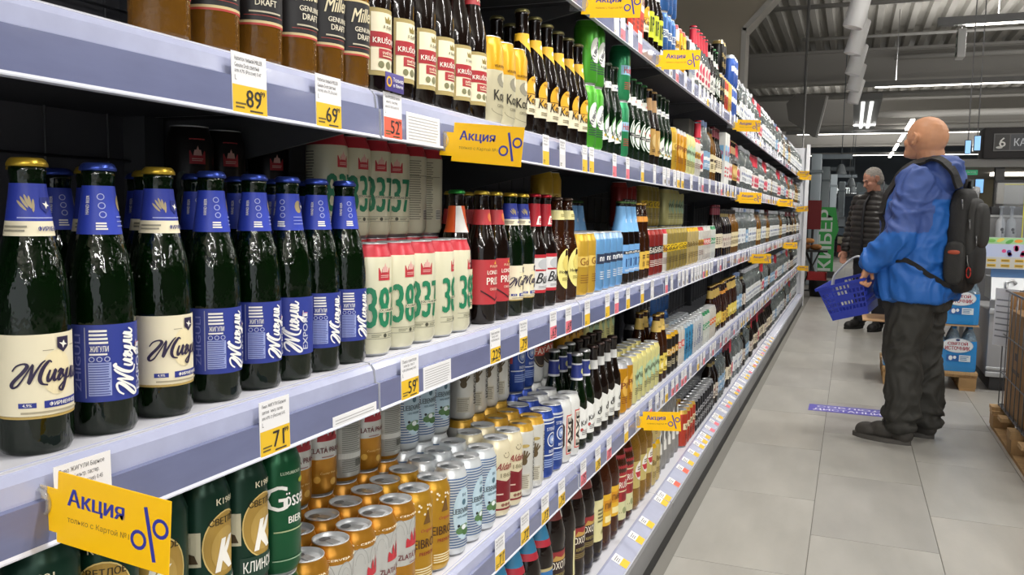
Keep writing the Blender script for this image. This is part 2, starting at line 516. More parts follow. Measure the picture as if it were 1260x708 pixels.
for k in range(16): b.tube([(XB+.014, .0, .35+.115*k), (XB+.014, 1, .35+.115*k)], .0022, postm, 5)
meshM = b.mesh('wire_grid')
b = MB(); b.box(XB-.03, XB+.045, -.02, .02, 0, 2.14, postm); postM = b.mesh('upright')
b = MB()
v = [(XB+.03, -.003, -.032), (-.66, -.003, -.032), (-.66, -.003, -.05), (XB+.03, -.003, -.13)]
v += [(x, .003, z) for x, _, z in v]
b.add(v, [(0, 1, 2, 3), (7, 6, 5, 4), (0, 4, 5, 1), (1, 5, 6, 2), (2, 6, 7, 3), (3, 7, 4, 0)], postm); bracketM = b.mesh('bracket')
b = MB(); b.box(XB, -.625, .002, .998, .145, .165, boardm); baseboardM = b.mesh('base_deck')
b = MB(); b.extrude([(-.63, .1665), (-.622, .1665), (-.572, .142), (-.57, .138)], .003, .997, railface, matfn=lambda i: (railtop, M('#a9aec6', .25, coat=.3, var=.04, vscale=20), railedge)[i]); basestripM = b.mesh('price_strip')
b = MB(); b.box(-.60, -.562, 0, 1, .055, .137, baseg, .004); bumperM = b.mesh('bumper')
b = MB(); b.box(-.61, -.567, 0, 1, 0, .056, kickm); kickM = b.mesh('kick_plate')
BAY0, NB = -.95, 13
for i in range(NB):
    y0 = BAY0+i
    t = thing('shelving_bay', 'white metal shelving bay, %s from the near end of the long drinks aisle' % ordw(i+1), 'shelf', (0, y0, 0), 0, 'shelving bays of the drinks aisle')
    link('back_panel', backM, t); 
    link('wire_grid', meshM, t)
    link('upright', postM, t, (0, .0, 0))
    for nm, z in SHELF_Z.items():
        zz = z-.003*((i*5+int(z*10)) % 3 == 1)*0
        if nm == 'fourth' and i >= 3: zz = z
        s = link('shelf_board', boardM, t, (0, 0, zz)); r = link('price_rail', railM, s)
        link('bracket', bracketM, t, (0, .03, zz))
    s = link('base_deck', baseboardM, t); link('price_strip', basestripM, s)
    link('bumper', bumperM, t); link('kick_plate', kickM, t)
yE = BAY0+NB
b = MB(); b.box(-1.1, -.60, yE, yE+.03, 0, 2.12, M('#dfe1e6', .4)); o = b.build('end_panel')
t = thing('shelf_end_panel', 'white end panel closing the far end of the drinks shelving', 'panel', (0, 0, 0)); o.parent = t; o.name = 'board'
b = MB(); b.box(-.60, -.555, yE-.02, yE+.03, .0, 2.16, M('#e9eaee', .4)); b.build('corner_post', t)

# ================================================================ PRODUCTS
# every kind: fn(near) -> list of (part name, MB, [(sub-part name, MB), ...])
G = dict(
 green=lambda: M('#071c06', .05, trans=.5, bump=.22, bscale=70, stretch=(1, 1, .4)),
 dgreen=lambda: M('#0c2210', .06, trans=.4, bump=.12, bscale=60),
 dark=lambda: M('#120a07', .07, bump=.10, bscale=55, stretch=(1, 1, .4)),
 amber=lambda: M('#83591f', .05, trans=.4, bump=.12, bscale=90),
 brown=lambda: M('#3a1d0c', .06, trans=.35, bump=.12, bscale=60),
 clear=lambda: M('#c9d3d2', .05, trans=.85),
 pet=lambda: M('#1a100c', .10, trans=.1, bump=.1, bscale=40),
 petb=lambda: M('#4a2411', .10, trans=.3, bump=.1, bscale=40),
 goldliq=lambda: M('#b88a35', .06, trans=.6))
P_EXPORT = [(0, .004), (.022, .0), (.028, .001), (.031, .007), (.031, .122), (.0305, .138), (.029, .154), (.0252, .175), (.0198, .195), (.0145, .235), (.0138, .244), (.0150, .250), (.0145, .258), (0, .258)]
P_LONG = [(0, .004), (.022, .0), (.028, .001), (.0305, .007), (.0305, .145), (.0295, .158), (.025, .180), (.0185, .202), (.0155, .222), (.0135, .248), (.0148, .252), (.0148, .258), (.0138, .262), (0, .262)]
P_NECK = [(0, .004), (.022, .0), (.028, .001), (.0305, .007), (.0305, .128), (.029, .142), (.022, .165), (.0165, .190), (.0135, .245), (.0148, .250), (.0148, .256), (.0138, .260), (0, .260)]
P_BULGE = [(0, .004), (.022, .0), (.028, .001), (.0305, .007), (.0315, .10), (.031, .130), (.027, .150), (.0215, .170), (.0225, .195), (.0205, .214), (.0150, .236), (.0145, .256), (0, .256)]
P_PET = [(0, .006), (.018, .0), (.036, .002), (.044, .02), (.045, .06), (.0435, .075), (.0435, .185), (.045, .20), (.043, .222), (.036, .25), (.026, .285), (.016, .312), (.0135, .33), (0, .33)]
P_VODKA = [(0, .004), (.028, .0), (.035, .002), (.0365, .008), (.0365, .175), (.035, .19), (.026, .208), (.016, .222), (.0145, .27), (0, .27)]
P_WHISKY = [(0, .004), (.030, .0), (.037, .002), (.039, .008), (.039, .155), (.036, .175), (.024, .20), (.0155, .215), (.0145, .255), (0, .255)]
def rfun(prof):
    pr = [p for p in prof if p[0] > 0]
    def f(z):
        if z <= pr[0][1]: return pr[0][0]
        for (ra, za), (rb, zb) in zip(pr, pr[1:]):
            if za <= z <= zb and zb > za: return ra+(rb-ra)*(z-za)/(zb-za)
        return pr[-1][0]
    return f
def scaled(prof, sr, sz): return [(r*sr, z*sz) for r, z in prof]
def densify(prof, n=3):
    o = []
    for i in range(len(prof)-1):
        (ra, za), (rb, zb) = prof[i], prof[i+1]
        o.append(prof[i])
        if abs(zb-za) > .012 and ra > 0 and rb > 0 and abs(ra-rb) > .001:
            a = prof[max(0, i-1)]; d = prof[min(len(prof)-1, i+2)]
            for k in range(1, n):
                t = k/n
                lr = ra+(rb-ra)*t; z = za+(zb-za)*t
                o.append((lr, z))
    o.append(prof[-1])
    return o
def cuff(b, rf, z0, z1, col, a=180, base=.0005, seg=28, **k):
    """a paper label bent round the body between two heights, +-a degrees"""
    m = M(col, **k)
    zs = [z0]+[z0+(z1-z0)*i/4 for i in range(1, 4)]+[z1]
    n = max(6, int(seg*a/180))
    V = []; Fs = []
    for z in zs:
        for i in range(n+1):
            t = math.radians(-a+2*a*i/n); r = rf(z)+base
            V.append((r*math.cos(t), r*math.sin(t), z))
    w = n+1
    for j in range(len(zs)-1):
        for i in range(n): Fs.append((j*w+i, j*w+i+1, (j+1)*w+i+1, (j+1)*w+i))
    b.add(V, Fs, m, True)
def bottle(prof, glass, cap, labels, near, capr=.0158, caph=.0085, screw=False, foil=None):
    """labels: list of (part name, [(z0, z1, half angle, colour)], shapes, far shapes kept)"""
    seg = 32 if near else 12
    rf = rfun(prof)
    g = MB(); g.lathe(prof, G[glass](), seg)
    parts = [('glass', g, [])]
    top = prof[-1][1]
    c = MB(); cm = M(cap, .3, .75) if not screw else M(cap, .4)
    if screw:
        c.lathe([(capr*.9, top-.024), (capr, top-.022), (capr, top-.001), (capr*.93, top+.002), (0, top+.002)], cm, seg)
    else:
        c.lathe([(capr*.92, top-.003), (capr*1.03, top-.003), (capr*1.02, top-.0005), (capr*.93, top+.003), (capr*.8, top+.0045), (0, top+.005)], cm, 42 if near else 12, flute=(0, 2, .035) if near else None)
    parts.append(('cap', c, []))
    for nm, cuffs, shapes in labels:
        b = MB()
        for q in cuffs: cuff(b, rf, q[0], q[1], q[3], q[2], base=q[4] if len(q) > 4 else .0005, seg=seg)
        sub = []
        if shapes and near: sub = [('label_print', wrap(shapes, rf, base=.0005), )]
        elif shapes: 
            big = [s for s in shapes if len(s[0]) < 30 and len(s[1]) < 12]
            if big: sub = [('label_print', wrap(big, rf, base=.0005, step_deg=30))]
        parts.append((nm, b, sub))
    return parts
P_CAN = [(0, .006), (.020, .005), (.0245, .0), (.0262, .0), (.029, .005), (.033, .014), (.033, .147), (.0305, .155), (.0275, .1625), (.0268, .166), (.0268, .168)]
def can(bands, shapes, near, lid='#d6d8da', sr=1.0, sz=1.0, metal=.55, rough=.3, stack=True):
    """bands: [(upper z, colour)] from the bottom up"""
    prof = scaled(P_CAN, sr, sz); H = .168*sz
    cuts = sorted(set([p[1] for p in prof]))
    rf = rfun(prof)
    pr = []
    for (ra, za), (rb, zb) in zip(prof, prof[1:]):
        pr.append((ra, za))
        for z, _ in bands:
            if za < z < zb: pr.append((ra+(rb-ra)*(z-za)/(zb-za), z))
    pr.append(prof[-1])
    def mf(z, r):
        if z < .006: return M('#b9bbbd', .3, .9)
        for zz, c in bands:
            if z < zz: return M(c, rough, metal)
        return M(bands[-1][1], rough, metal)
    seg = 32 if near else 12
    b = MB(); b.lathe(pr, None, seg, matfn=mf)
    parts = [('can_body', b, [])]
    l = MB(); lm = M(lid, .34, .6)
    l.lathe([(.0268*sr, H-.001), (.0272*sr, H+.0005), (.026*sr, H+.0008), (.0245*sr, H-.005), (.021*sr, H-.0055), (.0205*sr, H-.0045), (0, H-.0045)], lm, seg)
    if near:
        tb = M('#b9bbbd', .3, .7)
        l.box(-.004, .014, -.0065, .0065, H-.0040, H-.0028, tb)
        l.add([(x*sr, y*sr, H-.0042) for x, y in [(-.004+.008*math.cos(a)-.009, .009*math.sin(a)) for a in [2*PI*i/14 for i in range(14)]]], [tuple(range(14))], M('#8f9193', .3, .9))
    parts.append(('lid', l, []))
    if near: parts.append(('print', wrap(shapes, rf), []))
    else:
        big = [s for s in shapes if len(s[0]) < 30 and len(s[1]) < 12]
        if big: parts.append(('print', wrap(big, rf, step_deg=30), []))
    return parts

K = {}   # kind -> (builder, name, description, category)
def kind(key, name, desc, cat):
    def deco(fn): K[key] = (fn, name, desc, cat); return fn
    return deco
CREAM = '#e6ddc0'; NAVY = '#28358a'; DK = '#2a2140'
WH = '#eceae4'

# ---- green bottles with cream script label / blue label
@kind('zg', 'beer_bottle', 'green beer bottle with gold cap and cream script label', 'bottle')
def _(near):
    neck = ('neck_label', [(.207, .240, 180, '#27379a'), (.194, .207, 180, CREAM)],
      SHIELD(.004, .221, .010, .014, '#1d2a78')+[EL(-.011+.0022*k, .222+.003*math.cos(k), .0011, .006, '#a99a76', 1, 8, rot=.35-.18*k) for k in range(-2, 3)]+[RC(-.02, .2095, .016, .2105, '#9fa6d8', 1)]+
      [T('ФИРМЕННОЕ', .008, .2005, .0045, '#3a3f86', w=.026), LINES(-.034, -.012, .197, .204, 2, '#8f8a78', seed=3)])
    body = ('body_label', [(.036, .1085, 108, CREAM), (.034, .0365, 108, '#b59a55')],
      SHIELD(.006, .098, .012, .014, DK)+[EL(.0, .074, .014, .020, '#e9dcb4', 1, 20), SCR(-.004, .071, .062, DK, lw=.125), RC(-.012, .043, .024, .0495, NAVY, 1), T('ФИРМЕННОЕ', .006, .0463, .0038, '#f1efe6', w=.028),
       RC(-.032, .044, -.018, .0485, NAVY, 1), T('4,9%', -.025, .0463, .003, '#f1efe6'), LINES(-.03, .026, .038, .0415, 1, '#a89f86'), RC(-.012, .094, -.003, .0945, '#8b8270'), RC(.015, .096, .024, .0965, '#8b8270')])
    return bottle(P_EXPORT, 'green', '#c9a83a', [neck, body], near)
def bluebody(export=False):
    s = [RC(-.0345, .040, -.0145, .072, '#9aa6d6', 1), LINES(-.034, -.015, .0405, .0715, 13, '#3c478f', 2, .12, 5, .4),
       T('ЖИГУЛИ', -.0245, .0855, .0055, WH, w=.0155), LINES(-.033, -.0165, .0895, .1045, 4, WH, 3, .1, 6, .55), LINES(-.033, -.0165, .0785, .0820, 1, WH, 3, .1, 6, .5),
       RING(-.031, .0755, .0025, .0025, .0006, '#c9cfe8', 3, 12), RING(-.0245, .0755, .0025, .0025, .0006, '#c9cfe8', 3, 12), RING(-.018, .0755, .0025, .0025, .0006, '#c9cfe8', 3, 12),
       RC(-.0375, .038, -.0365, .106, '#8f93b0', 1), T('ZHIGULI', -.044, .072, .006, '#6a73b8', w=.055, rot=PI/2),
       SCR(.0025, .072, .064, '#f4f3ee', rot=PI/2, lw=.16), T('EXPORT', .0165, .066, .0075, '#c5c9d8', w=.05, rot=PI/2), RC(.0125, .086, .0205, .0885, '#c8434a', 2), RC(.0125, .0835, .0205, .086, WH, 2)]
    return s
@kind('zb', 'beer_bottle', 'green beer bottle with blue cap and blue label', 'bottle')
def _(near):
    neck = ('neck_label', [(.194, .2405, 180, '#2a3fae')],
      [T('HAND BEER', -.0205, .222, .003, WH, w=.018, rot=PI/2), RING(-.009, .230, .0032, .0032, .0008, '#aab3dc', 2, 14), RING(-.009, .2215, .0032, .0032, .0008, '#aab3dc', 2, 14), RING(-.009, .213, .0032, .0032, .0008, '#aab3dc', 2, 14),
       LINES(-.016, -.006, .198, .206, 3, WH, 2, .1, 2, .6), EL(.012, .224, .006, .008, '#a08f66', 1, 10), LINES(.004, .022, .2, .213, 3, '#8b95cf', 2, .4, 9, .25)]+SHIELD(.018, .224, .008, .011, '#1d2a78'))
    body = ('body_label', [(.034, .1085, 125, '#2b3a90')], bluebody())
    return bottle(P_EXPORT, 'green', '#3a4fa8', [neck, body], near)
@kind('mil', 'beer_bottle', 'clear amber lager bottle with black shield label', 'bottle')
def _(near):
    body = ('body_label', [(.050, .118, 95, '#17161a'), (.047, .050, 95, '#c9b98a'), (.0445, .047, 95, '#b23a33'), (.118, .121, 95, '#c9b98a')],
      [T('Miller', .0, .101, .019, '#d9cfae', w=.04, shear=.35, rot=.1), T('GENUINE', 0, .081, .0065, '#e0d9c4', w=.034), T('DRAFT', 0, .071, .0075, '#e0d9c4', w=.026), LINES(-.02, .02, .058, .062, 1, '#b9b19a', 3, 0), RC(-.026, .0555, .026, .0563, '#9d3a34', 1)])
    neck = ('neck_label', [(.205, .235, 180, '#16151a')], [T('MGD', 0, .22, .007, '#c9b98a')])
    return bottle(P_LONG, 'amber', '#b8a25a', [neck, body], near)
@kind('kru', 'beer_bottle', 'dark lager bottle with gold cap and red banded cream label', 'bottle')
def _(near):
    body = ('body_label', [(.034, .118, 56, CREAM)], [RC(-.031, .068, .031, .090, '#a3242c', 1), T('KRUŠOVICE', 0, .0785, .010, '#f4efe4', w=.054), RC(-.018, .052, .018, .066, '#a8363a', 1), T('SVĚTLÉ', 0, .0605, .005, '#f0e6cf', w=.025), LINES(-.012, .012, .054, .057, 1, '#e2cfae'),
      EL(-.014, .043, .0052, .0052, '#7a7a58', 1, 12), EL(0, .043, .006, .006, '#7a7a58', 1, 12), EL(.014, .043, .0052, .0052, '#7a7a58', 1, 12), T('1581', 0, .098, .0045, '#6b6a50', w=.02), PG([(-.006, .104), (.006, .104), (.008, .113), (.003, .109), (0, .115), (-.003, .109), (-.008, .113)], '#8b7a3c', 1)])
    edge = ('label_border', [(.027, .124, 63, '#a3925c', .0002)], [])
    neck = ('neck_label', [(.212, .236, 180, '#9c2a30')], [T('K', 0, .224, .012, '#e9dcc0')])
    return bottle(P_LONG, 'dark', '#b89a4a', [body, edge, neck], near)
@kind('koz', 'beer_bottle', 'dark beer bottle with yellow goat label and collar', 'bottle')
def _(near):
    body = ('body_label', [(.040, .083, 75, CREAM)], [EL(0, .092, .025, .030, '#e0a824', 0, 22), RC(-.026, .083, .026, .0845, '#7a5a1c', 2), EL(.003, .099, .007, .010, '#f2e7c8', 1, 14, rot=.4), T('KOZEL', 0, .113, .005, '#7a4a10', w=.022), T('Kozel', 0, .071, .019, '#2a211a', w=.047, shear=.15), LINES(-.018, .018, .045, .054, 2, '#8d8468', 3, .1)])
    neck = ('neck_label', [(.196, .212, 180, '#e7b52e')], [PG([(-.026, .196), (.026, .196), (.0, .172)], '#e7b52e', 0), EL(0, .196, .006, .007, '#f6ecd4', 1, 10)])
    return bottle(P_NECK, 'dark', '#8a8458', [body, neck], near)
@kind('tub', 'beer_bottle', 'dark green bottle with slanted white label', 'bottle')
def _(near):
    body = ('body_label', [], [PG([(-.034, .035), (.034, .045), (.034, .125), (-.004, .105), (-.034, .075)], '#e7e8e2', 0), RING(.004, .076, .03, .036, .004, '#3f7a3c', 1), T('TUBORG', 0, .070, .012, '#2d2f4a', w=.056, rot=.55, shear=.1), EL(-.02, .05, .004, .004, '#c9a53c', 2, 10), LINES(-.015, .02, .044, .05, 1, '#77805f')])
    neck = ('neck_label', [(.192, .21, 180, '#e4e5e2')], [T('TUBORG', 0, .2, .006, '#31407d', w=.03)])
    return bottle(P_NECK, 'dgreen', '#5e6a5a', [body, neck], near)
@kind('hei', 'beer_bottle', 'dark green bottle with oval green label and red star', 'bottle')
def _(near):
    body = ('body_label', [], [EL(0, .082, .027, .044, '#e8e9e4', 0), RING(0, .082, .024, .040, .0045, '#1f4f2c', 1), EL(0, .088, .015, .020, '#dfe5dc', 1), RC(-.028, .074, .028, .084, '#15181a', 2), T('Heineken', 0, .079, .006, WH, w=.042, layer=4), STAR(0, .096, .008, '#c8313a', 4), RING(0, .082, .0285, .0455, .0015, '#1f4f2c', 1)])
    neck = ('neck_label', [(.178, .205, 180, '#d8dcd4')], [STAR(0, .19, .006, '#c8313a')])
    return bottle(P_NECK, 'dgreen', '#2d6a3a', [body, neck], near)
@kind('lon', 'beer_bottle', 'dark ale bottle with red label', 'bottle')
def _(near):
    body = ('body_label', [(.040, .128, 100, '#b3343a')], [T('FULLERS', 0, .115, .0045, '#e9c9a8', w=.03), T('LONDON', 0, .103, .008, '#f1e9dc', w=.042), T('PRIDE', 0, .086, .014, '#f1e9dc', w=.044), PG([(-.034, .066), (0, .046), (.034, .066), (.034, .069), (0, .049), (-.034, .069)], '#33141a', 2), T('ORIGINAL', 0, .070, .005, '#e3bfae', w=.03), PG([(-.004, .119), (.004, .119), (0, .126)], '#d7a33c', 2)])
    neck = ('neck_label', [(.196, .226, 180, '#b3343a')], [EL(0, .211, .006, .009, '#c9703c', 1, 12)])
    return bottle(P_EXPORT, 'dark', '#b8a03c', [body, neck], near)
@kind('bud', 'beer_bottle', 'dark bottle with red cap and white and red label', 'bottle')
def _(near):
    body = ('body_label', [(.038, .045, 100, '#b5222e'), (.045, .118, 100, '#dcdcdc'), (.118, .126, 100, '#b5222e')], [EL(0, .104, .022, .013, '#b9bcc0', 1, 18), RC(-.028, .088, .028, .092, '#b5222e', 1), T('Bud', 0, .072, .024, '#1f2024', w=.046, shear=.35), LINES(-.02, .02, .049, .055, 2, '#9c9ca0', 3, .1)])
    neck = ('neck_label', [(.190, .242, 180, '#b81f30')], [PG([(-.012, .194), (.012, .194), (.006, .214), (-.006, .214)], '#efe9e6', 1), T('B', 0, .203, .012, '#b81f30')])
    return bottle(P_NECK, 'dark', '#a3202c', [body, neck], near)
@kind('hoe', 'beer_bottle', 'brown wheat beer bottle with yellow oval label', 'bottle')
def _(near):
    body = ('body_label', [], [EL(0, .084, .033, .050, '#e8dd86', 0), EL(0, .098, .018, .02, '#d8c66a', 1, 16), T('Hoegaarden', 0, .076, .010, '#2b2a22', w=.052), LINES(-.018, .018, .055, .064, 2, '#9b8f4c', 3, .1)])
    neck = ('neck_label', [(.205, .228, 180, '#dcd494')], [LINES(-.012, .012, .212, .22, 2, '#8f864e', 3, .1)])
    return bottle(P_BULGE, 'brown', '#4a3a30', [body, neck], near)
@kind('b17', 'beer_bottle', 'dark bottle with light blue collar and blue label', 'bottle')
def _(near):
    body = ('body_label', [(.035, .125, 110, '#6d9fd2')], [RC(-.026, .095, .026, .105, '#1f2433', 1), T('BLANC', 0, .1, .006, WH, w=.036), T('17', 0, .068, .026, '#23406f', w=.03), LINES(-.02, .02, .04, .048, 2, '#d3e2f2', 3, .1)])
    neck = ('neck_foil', [(.165, .246, 180, '#76aee0')], [T('K', 0, .2, .012, '#d3e2f2')])
    return bottle(P_EXPORT, 'dark', '#4f6b3a', [body, neck], near)
@kind('amb', 'liquor_bottle', 'small brown bottle with gold cap and yellow label', 'bottle')
def _(near):
    body = ('body_label', [(.035, .095, 80, '#d6b04a')], [LINES(-.02, .02, .07, .086, 2, '#5a3a14', 3, .1), LINES(-.02, .02, .045, .062, 3, '#7a5a20', 3, .3)])
    neck = ('neck_label', [(.196, .214, 180, '#d8923a')], [])
    return bottle(P_BULGE, 'brown', '#c29a48', [body, neck], near)
@kind('ybr', 'beer_bottle', 'dark bottle with yellow label and yellow collar', 'bottle')
def _(near):
    body = ('body_label', [(.035, .105, 80, '#d8c258')], [T('Rum', 0, .09, .009, '#3c3014', w=.03), EL(0, .066, .014, .012, '#efe3a8', 1, 14), LINES(-.02, .02, .042, .052, 2, '#6a5a24', 3, .2)])
    neck = ('neck_label', [(.195, .238, 180, '#d9b862')], [T('GOLD', 0, .215, .006, '#4a3a14')])
    return bottle(P_EXPORT, 'brown', '#c2a05a', [body, neck], near)
@kind('bav', 'beer_bottle', 'green bottle with white cap and blue collar', 'bottle')
def _(near):
    body = ('body_label', [], [PG([(-.034, .03), (.034, .03), (.034, .10), (.018, .118), (-.01, .11), (-.034, .125)], '#e2e3e0', 0), T('Kaiser', 0, .078, .014, '#242424', w=.046, rot=.25, shear=.2), LINES(-.02, .02, .04, .055, 3, '#8a8a88', 3, .2), EL(-.02, .055, .005, .005, '#b03a3a', 2, 10)])
    neck = ('neck_label', [(.196, .232, 180, '#2c3a86'), (.232, .236, 180, '#dcdde0'), (.190, .196, 180, '#dcdde0')], [EL(0, .214, .007, .008, '#c8c98a', 1, 12)])
    return bottle(P_NECK, 'green', '#c9cacb', [body, neck], near)
@kind('wht', 'beer_bottle', 'dark bottle with cut-out white label', 'bottle')
def _(near):
    body = ('body_label', [], [PG([(-.034, .03), (.034, .03), (.034, .11), (.015, .125), (-.012, .108), (-.034, .118)], '#dcddd8', 0), T('dk', 0, .078, .02, '#242424', w=.036, rot=.3), LINES(-.02, .02, .04, .055, 3, '#8a8a88', 3, .2)])
    neck = ('neck_label', [(.196, .222, 180, '#c9cac8')], [])
    return bottle(P_NECK, 'dark', '#4a3c38', [body, neck], near)
@kind('org', 'beer_bottle', 'dark bottle with green cap and orange collar', 'bottle')
def _(near):
    body = ('body_label', [(.036, .112, 100, '#dcd6b4')], [T('38', .0, .078, .05, '#1d7a55', w=.04), LINES(-.02, .02, .042, .05, 2, '#8a8468')])
    neck = ('neck_label', [(.182, .232, 180, '#e0581f')], [PG([(-.02, .182), (.004, .182), (-.008, .232), (-.02, .232)], '#ecebe6', 1), PG([(.006, .2), (.016, .2), (.011, .213)], '#ecebe6', 1)])
    return bottle(P_EXPORT, 'dark', '#2d8a3c', [body, neck], near)
@kind('gol', 'beer_bottle', 'dark bottle with kraft gold label', 'bottle')
def _(near):
    body = ('body_label', [(.036, .125, 100, '#b8924e')], [EL(0, .085, .02, .024, '#d8bb7c', 1, 16), LINES(-.02, .02, .045, .056, 2, '#6a4a20', 3, .2)])
    neck = ('neck_label', [(.19, .232, 180, '#a8855a')], [])
    return bottle(P_NECK, 'dark', '#a88a5a', [body, neck], near)
@kind('ipa', 'beer_bottle', 'dark craft bottle with lime label', 'bottle')
def _(near):
    body = ('body_label', [(.036, .122, 100, '#c3cc2e')], [T('IPA', 0, .08, .05, '#23301a', w=.045)])
    neck = ('neck_label', [(.188, .236, 180, '#dedfd8')], [])
    return bottle(P_NECK, 'dark', '#3a3530', [body, neck], near)
@kind('pnk', 'cider_bottle', 'clear cider bottle with pink foil and berry label', 'bottle')
def _(near):
    body = ('body_label', [(.03, .125, 130, '#d9d2cc')], [EL(0, .09, .02, .024, '#c2435a', 1, 16), EL(-.012, .052, .010, .012, '#b03248', 1, 12), EL(.014, .048, .010, .010, '#cf5a6e', 1, 12)])
    neck = ('neck_foil', [(.185, .25, 180, '#c4283c')], [])
    return bottle(P_NECK, 'clear', '#c4283c', [body, neck], near)
@kind('vod', 'vodka_bottle', 'clear spirit bottle with white label', 'bottle')
def _(near):
    body = ('body_label', [(.045, .14, 75, '#d9dcdc')], [RC(-.025, .088, .025, .104, '#4a5a86', 1), LINES(-.02, .02, .055, .075, 3, '#6f7684', 3, .2), STAR(0, .122, .009, '#9a8a4a', 2)])
    return bottle(P_VODKA, 'clear', '#c9cbd0', [body], near, screw=True)
@kind('vob', 'vodka_bottle', 'clear spirit bottle with blue label', 'bottle')
def _(near):
    body = ('body_label', [(.045, .13, 75, '#7fa0bd')], [RC(-.025, .088, .025, .104, '#e4e6e6', 1), LINES(-.02, .02, .055, .075, 3, '#dfe6ee', 3, .2)])
    return bottle(P_VODKA, 'clear', '#7a90b8', [body], near, screw=True)
@kind('whi', 'whisky_bottle', 'amber whisky bottle with cream label', 'bottle')
def _(near):
    body = ('body_label', [(.04, .125, 75, '#d8cba2')], [RC(-.026, .09, .026, .102, '#3a2a1c', 1), LINES(-.022, .022, .055, .08, 4, '#6a5a3a', 3, .2)])
    return bottle(P_WHISKY, 'amber', '#2a2320', [body], near, screw=True)
@kind('blk', 'liquor_bottle', 'black spirit bottle with pale label', 'bottle')
def _(near):
    body = ('body_label', [(.045, .12, 75, '#cfc6b8')], [RC(-.024, .085, .024, .098, '#7a2430', 1), LINES(-.02, .02, .055, .075, 3, '#5a4a40', 3, .2)])
    neck = ('neck_foil', [(.215, .25, 180, '#8a7a4a')], [])
    return bottle(P_WHISKY, 'dark', '#1c1a1a', [body, neck], near, screw=True)
@kind('wine', 'wine_bottle', 'tall dark wine bottle with cream label', 'bottle')
def _(near):
    body = ('body_label', [(.05, .125, 80, '#d9cfb6')], [LINES(-.02, .02, .07, .11, 4, '#5a4a3a', 3, .3)])
    neck = ('neck_foil', [(.225, .268, 180, '#6a1f2c')], [])
    return bottle(scaled(P_NECK, 1.12, 1.05), 'dark', '#5a1a26', [body, neck], near)
# ---- large PET bottles
@kind('pbl', 'plastic_beer_bottle', 'large dark plastic bottle with blue and red collar', 'bottle')
def _(near):
    body = ('body_label', [(.08, .178, 130, '#2f6ea8'), (.178, .187, 130, '#b8a878')], [RC(-.03, .138, .03, .158, '#e4e6e8', 1), T('DARK', 0, .118, .018, '#dfe6ee', w=.05), LINES(-.03, .03, .09, .104, 2, '#a8c4de', 3, .2)])
    neck = ('neck_wrap', [(.266, .331, 180, '#2f7fa8'), (.247, .266, 180, '#b8283a')], [RC(.012, .275, .022, .3, '#c9d6dc', 1), LINES(.013, .021, .277, .298, 6, '#39414a', 2, 0)])
    return bottle(P_PET, 'pet', '#2f7fa8', [body, neck], near, capr=.015, screw=True)
@kind('pok', 'plastic_beer_bottle', 'large dark plastic bottle with red and gold hunting label', 'bottle')
def _(near):
    body = ('body_label', [(.08, .175, 110, '#2a1512')], [RC(-.042, .148, .042, .172, '#8f2a2c', 1), PG([(-.03, .148), (.03, .148), (.02, .162), (.0, .156), (-.02, .162)], '#b8924a', 2), T('ОХОТА', 0, .136, .019, '#ece4d4', w=.066), T('КРЕПКОЕ', 0, .110, .009, '#a89a5a', w=.05), LINES(-.03, .03, .085, .1, 3, '#8a7a4a', 3, .2)])
    neck = ('neck_wrap', [(.252, .29, 180, '#6a2420')], [RC(.01, .255, .022, .275, '#c9c4bc', 1)])
    return bottle(P_PET, 'pet', '#2a1c18', [body, neck], near, capr=.015, screw=True)
@kind('pcr', 'plastic_beer_bottle', 'large dark plastic bottle with tall cream label', 'bottle')
def _(near):
    body = ('body_label', [(.065, .19, 95, '#d8d09a')], [LINES(-.03, .03, .12, .165, 4, '#6a6440', 3, .3), EL(0, .088, .014, .01, '#8a8450', 1, 12)])
    return bottle(P_PET, 'pet', '#2a1c18', [body], near, capr=.015, screw=True)
@kind('pye', 'plastic_beer_bottle', 'large brown plastic bottle with yellow label', 'bottle')
def _(near):
    body = ('body_label', [(.08, .178, 110, '#d9a928')], [RC(-.03, .125, .03, .16, '#c98a1c', 1), T('ПИВО', 0, .142, .018, '#5a2f10', w=.05), RC(-.025, .09, .025, .11, '#e9dca0', 1)])
    return bottle(P_PET, 'petb', '#5a2c18', [body], near, capr=.015, screw=True)
@kind('pkr', 'plastic_beer_bottle', 'large plastic bottle with red label and white lettering', 'bottle')
def _(near):
    body = ('body_label', [(.035, .095, 120, '#c9c79a'), (.095, .25, 120, '#9c2a2e')], [T('KRUŠOVICE', 0, .155, .026, '#ece4d8', w=.10), RC(-.05, .178, .05, .182, '#d8cba2', 1), RC(-.05, .128, .05, .132, '#d8cba2', 1), RC(-.025, .10, .025, .124, '#7f2226', 1), EL(-.012, .065, .011, .011, '#8d9468', 1, 12), EL(.014, .065, .011, .011, '#8d9468', 1, 12)])
    return bottle(P_PET, 'petb', '#4a4a40', [body], near, capr=.015, screw=True)
@kind('pgo', 'plastic_beer_bottle', 'large clear plastic bottle of golden drink with round label', 'bottle')
def _(near):
    body = ('body_label', [(.08, .175, 100, '#b9a865')], [EL(0, .14, .03, .034, '#e9e4dc', 1, 20), PG([(-.03, .138), (.03, .138), (.02, .118), (-.02, .118)], '#b8303a', 2), LINES(-.02, .02, .142, .158, 2, '#7a6a5a', 3, .2)])
    return bottle(P_PET, 'goldliq', '#8a7a4a', [body], near, capr=.015, screw=True)

